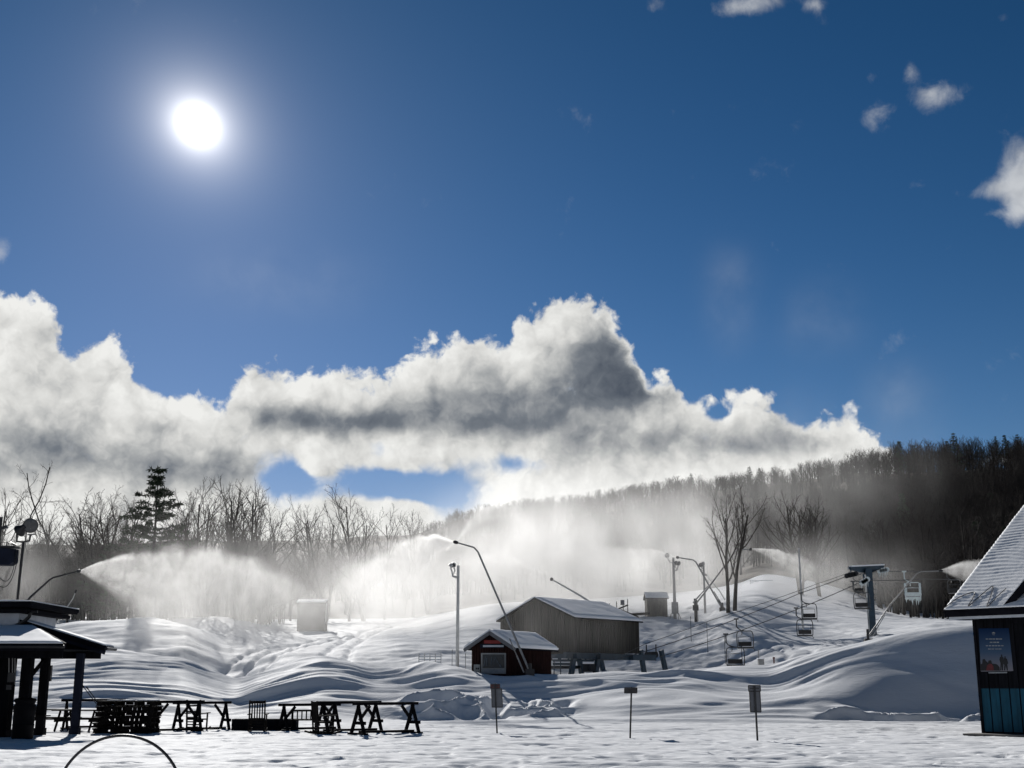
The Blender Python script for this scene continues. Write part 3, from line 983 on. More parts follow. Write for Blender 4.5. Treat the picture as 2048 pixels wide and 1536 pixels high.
def pavilion_lights():
    d = 46.9
    b = at(33, 1206, d)
    o = thing('floodlight_mast', 'black mast with a round floodlight on the pavilion cupola', 'floodlight', b)
    top = at(42, 1084, d)
    m = MB()
    m.tube([b + Vector((0.02, 0, -0.02)), Vector((b.x + .03, d, b.z + 1.0)), Vector((b.x + .05, d, top.z))], 0.05, 8)
    m.build('pole', 'black_metal', o)
    k = Vector((b.x + .05, d, top.z))
    m = MB()
    m.tube([k + Vector((-0.27, 0, 0.32)), k + Vector((-0.25, 0, 0.02)), k + Vector((0, 0, 0)), k + Vector((0.22, 0, 0.05)), k + Vector((0.24, 0, 0.26))], 0.04, 8)
    m.build('yoke', 'black_metal', o)
    m = MB()
    m.beam(k + Vector((0.14, 0, .27)), k + Vector((0.42, 0, .29)), 0.12, 0.03)
    m.build('bracket', 'black_metal', o)
    h, l = MB(), MB()
    c1 = at(61, 1051, d - 0.1)
    floodlight(h, l, c1, (0.25, -1, -0.12))
    hd = h.build('lamp_head', 'black_metal', o, smooth=True)
    l.build('lens', 'lamp_glass', hd, smooth=True)
    h, l = MB(), MB()
    c2 = at(39, 1062, d)
    floodlight(h, l, c2, (-0.8, 0.35, -0.55), 0.24, 0.36)
    hd = h.build('lamp_head', 'black_metal', o, smooth=True)
    l.build('lens', 'lamp_glass', hd, smooth=True)
    # box on its own post just outside the picture, one arm and loops of cable in view
    pb = at(-14, 1206, d)
    o = thing('transformer_mast', 'dark metal box on a mast with hanging cable loops above the pavilion', 'electric box', pb)
    zt = at(-14, 1050, d).z
    m = MB()
    m.tube([pb + Vector((0, 0, -0.03)), Vector((pb.x, d, zt + .3))], 0.06, 8)
    m.build('pole', 'black_metal', o)
    a, c = at(-12, 1096, d), at(31, 1131, d)
    m = MB()
    m.prism([(a.x, d - .3, a.z), (c.x, d - .3, a.z - .06), (c.x, d - .3, c.z + .10), (c.x - .14, d - .3, c.z), (a.x, d - .3, c.z)], (0, 0.5, 0))
    bx = m.build('box', 'navy_trim', o)
    m = MB()
    m.box(((a.x + c.x) / 2, d - .05, a.z + .02), (c.x - a.x + .06, 0.6, 0.06))
    m.build('box_lid', 'black_metal', bx)
    m = MB()
    for q in (0.35, 0.62):
        x = a.x + (c.x - a.x) * q
        m.tube([(x, d - .2, a.z + .04), (x, d - .2, a.z + .2), (x + .12, d - .2, a.z + .2), (c.x + .05, d - .2, a.z + .08)], 0.022, 6)
    m.build('terminal', 'black_metal', bx)
    p = at(8, 1054, d)
    m = MB()
    m.beam((pb.x, d, p.z - .08), (p.x + .12, d, p.z + .02), 0.14, 0.11)
    m.build('sensor_arm', 'black_metal', o)
    for i, (xa, ya, xm, ym, xb, yb) in enumerate(((33, 1102, 22, 1190, -4, 1150), (33, 1128, 18, 1192, -6, 1168))):
        pts = []
        for s in range(17):
            u = s / 16
            w0, w1, w2 = (1 - u)**2, 2 * u * (1 - u), u * u
            pts.append(at(xa * w0 + xm * w1 + xb * w2, ya * w0 + ym * w1 + yb * w2, d - .1))
        m = MB()
        m.tube(pts, 0.016, 6)
        m.build('cable', 'black_metal', o)


pavilion_lights()


# ------------------------------------------------------------------ yard furniture
def ski_rack(px0, px1, row, d0, th, H, label, lean=0.0):
    d1 = d0
    a = at(px0, row, d0)
    a.z = 0
    dx = at(px1, row, d0 + 1.0).x - a.x
    L = dx / math.cos(th)
    o = thing('ski_rack', label, 'ski rack', (a.x, a.y, ground_z(a.x, a.y)), th, 'wooden ski racks in the yard')
    m = MB()
    m.beam((-0.22, 0, H - 0.05), (L + 0.22, 0, H - 0.05), 0.09, 0.10)
    m.build('top_rail', 'dark_timber', o, local=True)
    sp = 0.46 * H
    for x in (0, L):
        for s in (-1, 1):
            m = MB()
            m.beam((x, s * sp, -0.05), (x, -s * 0.03, H - 0.10), 0.09, 0.10)
            m.build('leg', 'dark_timber', o, local=True)
        m = MB()
        zc = 0.36 * H
        k = sp * (1 - zc / H) + .10
        m.beam((x + 0.06, -k, zc), (x + 0.06, k, zc), 0.05, 0.11)
        m.build('cross_bar', 'dark_timber', o, local=True)
        sg = 1 if x == 0 else -1
        m = MB()
        m.beam((x + sg * 0.46, 0, H - 0.12), (x + sg * 0.05, 0, 0.44 * H), 0.08, 0.09)
        m.build('brace', 'dark_timber', o, local=True)
        m = MB()
        m.box((x, 0, 0.02), (0.16, 2 * sp + 0.2, 0.10))
        m.build('skid', 'dark_timber', o, local=True)
    m = MB()
    m.beam((0, -sp * .2, 0.10), (L, -sp * .2, 0.10), 0.10, 0.08)
    m.build('base_rail', 'dark_timber', o, local=True)
    return o


ski_rack(717, 824, 1411, 45.2, R(36), 1.10, 'wooden ski rack nearest the signposts, rightmost of the row')
ski_rack(646, 750, 1409, 46.8, R(36), 1.12, 'wooden ski rack behind the tilted rocking chair, overlapped by the rightmost rack')
ski_rack(568, 669, 1416, 49.0, R(34), 1.02, 'lower wooden ski rack standing over the end of the low planter box')
ski_rack(312, 400, 1404, 48.2, R(30), 1.16, 'wooden ski rack just right of the pallet stack')
ski_rack(357, 451, 1408, 50.2, R(34), 1.12, 'wooden ski rack whose right end touches the low planter box')
ski_rack(134, 240, 1404, 51.5, R(28), 1.18, 'wooden ski rack half hidden between the pavilion post and the pallet stack')


def rocking_chair(px, py, rz, label, ladder=False):
    b = floor_at(px, py)
    o = thing('rocking_chair', label, 'rocking chair', b, rz, 'rocking chairs in the yard')
    w = 0.56
    for s in (-1, 1):
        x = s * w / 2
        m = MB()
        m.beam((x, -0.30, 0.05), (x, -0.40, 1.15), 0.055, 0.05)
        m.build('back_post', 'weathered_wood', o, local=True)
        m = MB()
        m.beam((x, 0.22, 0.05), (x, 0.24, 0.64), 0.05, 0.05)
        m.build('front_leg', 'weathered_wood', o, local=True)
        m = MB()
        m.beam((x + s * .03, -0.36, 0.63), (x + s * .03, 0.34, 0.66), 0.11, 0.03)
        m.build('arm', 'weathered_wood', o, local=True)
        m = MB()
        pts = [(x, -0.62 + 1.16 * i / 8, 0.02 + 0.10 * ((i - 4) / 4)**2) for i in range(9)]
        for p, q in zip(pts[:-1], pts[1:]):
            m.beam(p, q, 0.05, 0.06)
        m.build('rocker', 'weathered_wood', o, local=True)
    m = MB()
    m.box((0, -0.04, 0.42), (w + .02, 0.58, 0.05))
    m.build('seat', 'weathered_wood', o, local=True)
    m = MB()
    m.beam((-w / 2, -0.398, 1.08), (w / 2, -0.398, 1.08), 0.035, 0.10)
    m.build('top_rail', 'weathered_wood', o, local=True)
    m = MB()
    m.beam((-w / 2, -0.335, 0.48), (w / 2, -0.335, 0.48), 0.035, 0.07)
    m.build('lower_rail', 'weathered_wood', o, local=True)
    for k in range(3):
        m = MB()
        m.beam((-w / 2, -0.30 + 0.02 * k, 0.13 + 0.10 * k), (w / 2, -0.30 + 0.02 * k, 0.13 + 0.10 * k), 0.03, 0.045)
        m.build('stretcher', 'weathered_wood', o, local=True)
    if ladder:
        for k in range(2):
            m = MB()
            z = 0.70 + 0.22 * k
            m.beam((-w / 2, -0.355 - 0.02 * k, z), (w / 2, -0.355 - .02 * k, z + .02), 0.03, 0.06)
            m.build('back_slat', 'weathered_wood', o, local=True)
    else:
        for k in range(5):
            m = MB()
            x = (k - 2) * w / 6
            m.beam((x, -0.337, 0.48), (x, -0.393, 1.06), 0.048, 0.022, up=(0, 1, 0))
            m.build('back_slat', 'weathered_wood', o, local=True)
    return o


rocking_chair(515, 1464, R(4), 'slatted wooden rocking chair seen from behind in front of the planter box')
rocking_chair(648, 1469, R(-62), 'wooden rocking chair turned sideways among the ski racks')
rocking_chair(394, 1461, R(-14), 'open backed wooden rocking chair between ski racks and planter box', True)


def pallets():
    b = floor_at(245, 1467)
    first = None
    names = ['lowest dark pallet of the stack, resting on the snow', 'second pallet from the bottom of the dark stack', 'third pallet from the bottom of the dark stack',
             'fourth pallet from the bottom, middle of the dark stack', 'second pallet from the top of the dark stack', 'topmost pallet of the stack with snow on its boards']
    L, W, H = 2.14, 1.1, 0.187
    for i, lb in enumerate(names):
        p = (b.x + random.uniform(-.05, .05) + .012 * i, b.y + 0.5 + random.uniform(-.04, .04), i * (H + 0.004))
        rz = R(random.uniform(-2.5, 2.5))
        if first is None:
            o = first = thing('pallet', lb, 'pallet', p, rz, 'dark pallets in one stack')
            for y in (-W / 2 + .05, 0, W / 2 - .05):
                for x in (-L / 2 + .12, -.36, .36, L / 2 - .12):
                    m = MB()
                    m.box((x, y, 0.085), (0.17 if abs(x) > .5 else 0.12, 0.09, 0.10))
                    m.build('block', 'weathered_wood', o, local=True)
            for y in (-W / 2 + .05, 0, W / 2 - .05):
                m = MB()
                m.box((0, y, 0.145), (L, 0.10, 0.022))
                m.build('stringer', 'weathered_wood', o, local=True)
                m = MB()
                m.box((0, y, 0.022), (L, 0.10, 0.026))
                m.build('base_board', 'weathered_wood', o, local=True)
            for k in range(13):
                m = MB()
                x = -L / 2 + 0.06 + k * (L - 0.12) / 12
                m.box((x, 0, 0.171), (0.10 if k % 3 else 0.13, W, 0.028))
                m.build('deck_board', 'weathered_wood', o, local=True)
            for x in (-.62, 0.14, .78):
                m = MB()
                m.box((x, -W / 2 - .012, 0.10), (0.28, 0.02, 0.12))
                m.build('side_board', 'weathered_wood', o, local=True)
        else:
            o = copy_tree(first, label=lb)
            o.location = p
            o.rotation_euler = (0, 0, rz + (math.pi if i % 2 else 0))
    for (x, wx) in ((-.86, .30), (-.50, .34), (.05, .42), (.62, .36)):
        m = MB()
        m.box((x, random.uniform(-.2, .1), H + 0.018), (wx, random.uniform(.5, .8), 0.03))
        m.build('snow_pad', 'snow_cover', o, local=True)


pallets()


def picnic_table(px, py, d, rz, label):
    a = at(px, py, d)
    o = thing('picnic_table', label, 'picnic table', (a.x, d, ground_z(a.x, d)), rz, 'picnic tables behind the pavilion')
    for k in range(4):
        m = MB()
        m.box((0, (k - 1.5) * 0.18, 0.76), (1.9, 0.165, 0.045))
        m.build('top_plank', 'weathered_wood', o, local=True)
    for s in (-1, 1):
        for q in (0, 1):
            m = MB()
            m.box((0, s * (0.62 + 0.17 * q), 0.45), (1.9, 0.155, 0.045))
            m.build('bench_plank', 'weathered_wood', o, local=True)
    for x in (-.66, .66):
        for s in (-1, 1):
            m = MB()
            m.beam((x, s * 0.62, 0.0), (x, s * 0.20, 0.735), 0.045, 0.10)
            m.build('leg', 'weathered_wood', o, local=True)
        m = MB()
        m.beam((x + .05, -0.80, 0.395), (x + .05, 0.80, 0.395), 0.04, 0.10)
        m.build('bearer', 'weathered_wood', o, local=True)
    return o


picnic_table(101, 1440, 50.0, R(3), 'picnic table seen just right of the litter barrel')
picnic_table(158, 1440, 49.0, R(-4), 'picnic table between the pavilion corner post and the pallet stack')


def garden_bench():
    a = at(607, 1450, 49.8)
    o = thing('garden_bench', 'low slatted wooden bench under the lower ski rack', 'bench', (a.x, 49.8, ground_z(a.x, 49.8)), R(6))
    L = 0.98
    for z in (0.40, 0.74):
        m = MB()
        m.beam((-L / 2, 0.2, z), (L / 2, 0.2, z), 0.04, 0.07)
        m.build('back_rail', 'weathered_wood', o, local=True)
    for k in range(6):
        m = MB()
        x = -L / 2 + .06 + k * (L - .12) / 5
        m.beam((x, 0.2, 0.43), (x, 0.2, 0.71), 0.05, 0.02, up=(0, 1, 0))
        m.build('back_slat', 'weathered_wood', o, local=True)
    for k in range(3):
        m = MB()
        m.box((0, -0.2 + 0.15 * k, 0.40), (L, 0.13, 0.03))
        m.build('seat_slat', 'weathered_wood', o, local=True)
    for x in (-L / 2 + .03, L / 2 - .03):
        for y, h in ((0.2, 0.76), (-0.24, 0.385)):
            m = MB()
            m.beam((x, y, 0), (x, y, h), 0.06, 0.06)
            m.build('leg', 'weathered_wood', o, local=True)


garden_bench()


def planter():
    a, c = floor_at(456, 1462), floor_at(584, 1462)
    d = a.y + 1.0
    L = (c.x - a.x) * 1.02
    o = thing('planter_box', 'long low black timber box on the snow behind the rocking chair', 'planter', ((a.x + c.x) / 2, d, 0.0), R(1.5))
    for k in range(3):
        for y in (-.32, .32):
            m = MB()
            m.box((0, y, 0.07 + 0.142 * k), (L, 0.05, 0.138))
            m.build('side_board', 'black_siding', o, local=True)
        for x in (-1, 1):
            m = MB()
            m.box((x * (L / 2 - .03), 0, 0.07 + 0.142 * k), (0.05, 0.585, 0.138))
            m.build('end_board', 'black_siding', o, local=True)
    m = MB()
    m.box((0, 0, 0.36), (L - .12, 0.58, 0.10))
    m.build('snow_fill', 'snow_cover', o, local=True)


planter()

# two thin poles stuck in the snow, leaning to the left
for i, (xa, ya, xb, yb, lb) in enumerate(((168, 1375, 190, 1404, 'left one of two thin leaning poles above the pallet stack'), (176, 1378, 195, 1404, 'right one of two thin leaning poles above the pallet stack'))):
    d = 46.9
    a, b = at(xa, ya, d), at(xb, yb, d)
    k = (b - a) / (a.z - b.z)
    foot = b + k * b.z
    m = MB()
    m.tube([a, foot], 0.018, 6)
    o = thing('thin_pole', lb, 'pole', foot, 0, 'leaning poles')
    m.build('shaft', 'black_metal', o)
    m = MB()
    m.tube([a, a + (a - foot).normalized() * 0.10], 0.026, 6)
    m.build('handle', 'plastic_black', o)


def hoop():
    d = 12.0
    c = at(236, 1604, d)
    top = at(236, 1471, d)
    rad = top.z - c.z
    o = thing('metal_hoop', 'thin black metal hoop standing in the snow at the bottom left', 'hoop', (c.x, d, 0.0))
    m = MB()
    pts = [(c.x - rad, d, -0.1)] + [(c.x - rad * math.cos(math.pi * k / 32), d + .0, c.z + rad * math.sin(math.pi * k / 32)) for k in range(33)] + [(c.x + rad, d, -0.1)]
    m.tube(pts, 0.0135, 8)
    m.build('bow', 'black_metal', o, smooth=True)
    m = MB()
    m.tube([(c.x - rad, d, 0.25), (c.x + rad, d, 0.25)], 0.010, 6)
    m.build('cross_bar', 'black_metal', o)


hoop()


def sign_post(base_px, base_py, top_px, top_py, head, panel, label, head_mat):
    b = floor_at(base_px, base_py)
    d = b.y
    o = thing('sign_post', label, 'sign', b, 0, 'sign posts in the yard')
    t = at(top_px, top_py, d)
    m = MB()
    m.beam(b + Vector((0, 0, -.1)), t, 0.055, 0.05, up=(0, 1, 0))
    m.build('post', 'black_metal', o)
    lean = (t.x - b.x) / (t.z - b.z)
    for nm, rect, mt in (('head_board', head, head_mat), ('panel', panel, 'sign_back')):
        if not rect:
            continue
        x0, y0, x1, y1 = rect
        dd = d + 0.05
        a, c = at(x0, y0, dd), at(x1, y1, dd)
        sh = (a.z - c.z) * lean
        P = [Vector((a.x, dd, a.z)), Vector((c.x, dd, a.z)), Vector((c.x - sh, dd, c.z)), Vector((a.x - sh, dd, c.z))]
        if nm == 'panel':
            P = [p + Vector((0, 0.022, 0)) for p in P]
        m = MB()
        m.prism(P, (0, 0.016, 0))
        pn = m.build(nm, mt, o)
        m = MB()
        for p, q in ((P[0], P[1]), (P[1], P[2]), (P[2], P[3]), (P[3], P[0])):
            m.beam(p + Vector((0, -.002, 0)), q + Vector((0, -.002, 0)), 0.024, 0.03)
        m.build('frame', 'sign_edge', pn)
    if head:
        dd = d + 0.044
        x0, y0, x1, y1 = head
        a, c = at(x0 + 3, (y0 + y1) / 2, dd), at(x1 - 3, (y0 + y1) / 2, dd)
        m = MB()
        m.beam(a, c, 0.01, 0.035)
        m.build('batten', 'sign_edge', o)


sign_post(994.5, 1468, 990, 1367, (981, 1368.5, 999.5, 1377), (982.5, 1377.5, 1003.5, 1414.5), 'grey sign panel with a maroon head board, left of the three signposts', 'sign_maroon')
sign_post(1260, 1475, 1263, 1374, (1249, 1375.5, 1274.5, 1386), None, 'small narrow sign on a thin post, middle of the three signposts', 'sign_edge')
sign_post(1515, 1481, 1509, 1370, (1496.5, 1371, 1521, 1382.5), (1499, 1383, 1522, 1424), 'tall grey sign panel on the right signpost in front of the snow bank', 'sign_back')


# ------------------------------------------------------------------ the dark blue hut at the right
def ticket_hut():
    ca, sa = math.cos(R(45)), math.sin(R(45))
    e, b = Vector((ca, -sa, 0)), Vector((sa, ca, 0))
    C = at(1889, 1220, 44.6)
    W = floor_at(1968.5, 1470)
    o = thing('ticket_hut', 'dark hut with blue lower panels and a steep snowy roof at the right edge', 'hut', W)
    slope = 0.585
    zE = C.z
    nwall = -b
    Lr, Lw, Dw = 13.0, 11.0, 9.0
    over = (W - C).dot(b)
    zs = zE + over * slope - 0.20
    # walls
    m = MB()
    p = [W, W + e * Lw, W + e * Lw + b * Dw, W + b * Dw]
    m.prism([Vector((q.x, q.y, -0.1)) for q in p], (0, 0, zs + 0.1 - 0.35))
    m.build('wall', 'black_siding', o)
    # upper boards, then blue panels on the lower part
    zj = on_plane(1985, 1377, W, nwall).z
    pw = 0.355
    for k in range(12):
        q = W + e * (0.02 + pw * k) - b * 0.015
        m = MB()
        m.prism([q + Vector((0, 0, 0.12)), q + e * (pw - .045) + Vector((0, 0, .12)), q + e * (pw - .045) + Vector((0, 0, zj)), q + Vector((0, 0, zj))], b * -0.025)
        pn = m.build('siding_panel', 'blue_panel', o)
        m = MB()
        sx = q + e * (pw * .5) - b * 0.025
        m.beam(sx + Vector((0, 0, .12)), sx + Vector((0, 0, zj)), 0.035, 0.012, up=b)
        m.build('rib', 'blue_panel', pn)
        m = MB()
        m.prism([q + Vector((0, 0, zj + .012)), q + e * (pw - .045) + Vector((0, 0, zj + .012)), q + e * (pw - .045) + Vector((0, 0, zs - .4)), q + Vector((0, 0, zs - .4))], b * -0.025)
        m.build('upper_board', 'black_siding', o)
    m = MB()
    m.beam(W - b * 0.03 - e * .0 + Vector((0, 0, -.05)), W - b * .03 + Vector((0, 0, zs - .36)), 0.10, 0.10, up=e)
    m.build('corner_post', 'black_trim', o)
    # roof
    E0, E1 = C, C + e * Lr
    rb = 9.0
    T0, T1 = E0 + b * rb + Vector((0, 0, slope * rb)), E1 + b * rb + Vector((0, 0, slope * rb))
    m = MB()
    m.prism([E0, E1, T1, T0], (0, 0, -0.14))
    m.prism([T0, T1, T1 + b * rb + Vector((0, 0, -slope * rb)), T0 + b * rb + Vector((0, 0, -slope * rb))], (0, 0, -0.14))
    roof = m.build('roof', 'black_trim', o)
    snow_sheet([E0 - e * .02, E1, T1, T0 - e * .02], 0.05, 200, 200, 0.008, 21, rows=0.27, parent=roof)
    m = MB()
    m.beam(E0 + Vector((0, 0, -.17)), E1 + Vector((0, 0, -.17)), 0.04, 0.16)
    m.build('fascia', 'black_trim', roof)
    m = MB()
    m.beam(E0 + b * 0.10 + Vector((0, 0, -.27)) + e * .1, E1 + b * .10 + Vector((0, 0, -.27)), 0.05, 0.14)
    m.build('soffit_board', 'pale_paint', roof)
    m = MB()
    m.prism([E0 + b * .1 + Vector((0, 0, -.30)), E1 + b * .1 + Vector((0, 0, -.30)), E1 + b * (over + .05) + Vector((0, 0, -.30)), E0 + b * (over + .05) + Vector((0, 0, -.30))], (0, 0, 0.03))
    m.build('soffit', 'black_siding', roof)
    m = MB()
    m.beam(E0 + Vector((0, 0, -.10)), T0 + Vector((0, 0, -.10)), 0.05, 0.20)
    m.build('barge_board', 'black_trim', roof)
    # zigzag heating cable along the eave
    nr = e.cross(b + Vector((0, 0, slope))).normalized()
    Z = [(1890, 1215), (1915, 1196), (1944, 1184.5), (1949, 1187), (1944, 1199), (1937, 1212), (1962, 1190), (1983, 1173), (1985.5, 1175), (1981, 1193), (1974, 1213), (1995, 1192), (2012, 1177)]
    pts = [on_plane(x, y, C + nr * 0.075, nr) for x, y in smooth_poly(Z, 5)]
    m = MB()
    m.tube(pts, 0.014, 6)
    m.build('heat_cable', 'black_metal', roof)
    # porch gable standing out towards the yard
    G0, G1 = at(2008, 1219, 43.2), at(2096, 1112, 42.7)
    for nm, off, mt, hh in (('barge_board', 0.0, 'black_trim', 0.26), ):
        m = MB()
        m.beam(G0, G1, 0.05, hh)
        m.build('porch_barge', mt, roof)
    back = b * 3.4
    m = MB()
    m.prism([G0, G1, G1 + back, G0 + back], (0, 0, -0.08))
    m.build('porch_roof', 'black_siding', roof)
    g = Vector((0, 0, 0.13))
    snow_sheet([G0 + g - b * .05, G1 + g - b * .05, G1 + back + g, G0 + back + g], 0.06, 20, 10, 0.012, 33, parent=roof, name='porch_snow')
    mid = G1 + Vector((0, 0, -3))
    m = MB()
    q0 = G0 + b * .5 + Vector((0, 0, -.14))
    q1 = G1 + b * .5 + Vector((0, 0, -.14))
    m.prism([q0, q1, Vector((q1.x, q1.y, q0.z - .3)), Vector((q0.x, q0.y, q0.z - .3))], b * .06)
    m.build('porch_wall', 'black_siding', roof)
    # poster: sheet, text bars, two standing figures and a seated group
    w0 = W - b * 0.05

    def wp_(px, py, off=0.0):
        return on_plane(px, py, w0 - b * off, nwall)
    m = MB()
    m.prism([wp_(1957, 1257), wp_(2017.5, 1256.5), wp_(2026.5, 1342), wp_(1962, 1343)], b * 0.03)
    ps = m.build('poster', 'poster_print', o)

    def flat(pts, nm, mt, off):
        m = MB()
        m.prism([wp_(x, y, off) for x, y in pts], b * 0.003)
        m.build(nm, mt, ps)
    for (x0, x1, y, h) in ((1971.5, 2005, 1278.0, 2.0), (1979.5, 2000, 1284.6, 2.4), (1971.5, 2008, 1291.5, 2.0), (1976, 2004, 1298.0, 1.7)):
        n = max(3, int((x1 - x0) / 6))
        for k in range(n):
            xa = x0 + (x1 - x0) * k / n
            xb = x0 + (x1 - x0) * (k + random.uniform(.72, .92)) / n
            flat([(xa, y - h / 2), (xb, y - h / 2), (xb, y + h / 2), (xa, y + h / 2)], 'text_line', 'poster_pale', 0.006)
    flat([(1984, 1265.5), (1987, 1263.8), (1990, 1265.5), (1990, 1267), (1984, 1267)], 'emblem', 'white_paint', 0.006)
    flat([(1984.5, 1269), (1989.5, 1269), (1989.5, 1270), (1984.5, 1270)], 'emblem', 'poster_pale', 0.006)
    figs = [[(1998.8, 1320), (1999.5, 1315), (2002, 1313), (2001.5, 1310), (2003, 1308.5), (2004.5, 1310), (2004.2, 1313), (2007, 1315), (2007, 1326), (2006, 1341), (2003.6, 1341), (2003.2, 1329), (2002.5, 1341), (2000.3, 1341), (2001, 1326)],
            [(2006.8, 1327), (2007.2, 1318), (2009, 1315.5), (2008.6, 1313.5), (2010, 1312.3), (2011.4, 1313.5), (2011.2, 1316), (2014, 1318), (2016.5, 1327), (2014.5, 1328), (2016, 1341), (2013.4, 1341), (2011.5, 1331), (2010.5, 1341), (2008, 1341), (2008.5, 1330)]]
    for f in figs:
        flat(f, 'figure', 'poster_figure', 0.006)
    flat([(1960.8, 1341.5), (1960.2, 1329), (1964.5, 1327), (1965, 1319), (1969, 1317.5), (1972, 1322), (1976, 1326), (1977, 1321), (1982, 1320.5), (1984, 1327), (1994, 1328.5), (1999, 1334), (2000, 1341.5)], 'figure', 'poster_figure', 0.005)
    flat([(1972, 1341), (1974, 1331), (1978, 1327.5), (1983, 1328), (1987, 1333), (1988, 1341)], 'figure', 'poster_red', 0.008)
    m = MB()
    m.prism([wp_(1977, 1344.3, .01), wp_(2014, 1343.8, .01), wp_(2014, 1346.2, .01), wp_(1977, 1346.8, .01)], b * 0.02)
    m.build('ledge', 'poster_pale', o)
    # bare pad along the wall
    m = MB()
    q = W - b * 0.9 - e * 0.35
    m.prism([q + Vector((0, 0, -.1)), q + e * 9 + Vector((0, 0, -.1)), W + e * 9 + Vector((0, 0, -.1)), W - e * .35 + Vector((0, 0, -.1))], (0, 0, 0.165))
    m.build('pad', 'concrete', o)


ticket_hut()


# ------------------------------------------------------------------ buildings on the slope
def gable_house(o, K, u, v, Lu, Lv, zb, ze, zr, wall_mat, over=0.25, snow=0.16, trim='black_trim', wall_parts=True):
    """House with a near corner K; long walls along u, gable ends along v (both flat unit vectors). Returns the roof part."""
    K, u, v = Vector((K[0], K[1], 0)), Vector(u), Vector(v)
    up = Vector((0, 0, 1))
    mid = v * (Lv / 2)
    m = MB()
    m.prism([K + up * zb, K + v * Lv + up * zb, K + v * Lv + up * ze, K + mid + up * zr, K + up * ze], u * Lu)
    m.build('wall', wall_mat, o)
    rise = (zr - ze) / (Lv / 2)
    r0, r1 = K - u * over, K + u * (Lu + over)
    roof = None
    m = MB()
    for s in (0, 1):
        vv = v if s == 0 else -v
        q = K if s == 0 else K + v * Lv
        a = q - vv * over - u * over + up * (ze - rise * over)
        c = K + mid - u * over + up * (zr)
        m.prism([a, a + u * (Lu + 2 * over), c + u * (Lu + 2 * over), c], up * 0.10)
    roof = m.build('roof', trim, o)
    for s in (0, 1):
        vv = v if s == 0 else -v
        q = K if s == 0 else K + v * Lv
        a = q - vv * over - u * over + up * (ze - rise * over + 0.10)
        c = K + mid - u * over + up * (zr + 0.10)
        du = u * (Lu + 2 * over)
        if s == 0:
            snow_sheet([a, a + du, c + du, c], snow, 28, 16, 0.02, 41 + s, parent=roof)
        else:
            snow_sheet([a + du, a, c, c + du], snow, 28, 16, 0.02, 43, parent=roof)
    return roof


def boards(o, P, along, length, zb, ztop, step, mat, out, name='siding', w=0.6):
    """Upright boards on a wall; ztop is a function of the distance along the wall."""
    m = MB()
    n = int(length / step)
    for k in range(n):
        x = (k + 0.5) * step
        p = Vector((P[0], P[1], 0)) + Vector(along) * x + Vector(out) * (0.018 + 0.006 * (k % 3))
        m.beam(p + Vector((0, 0, zb)), p + Vector((0, 0, ztop(x))), step * w * random.uniform(.9, 1.1), 0.035, up=out)
    ob = m.build(name, mat, o)
    return ob


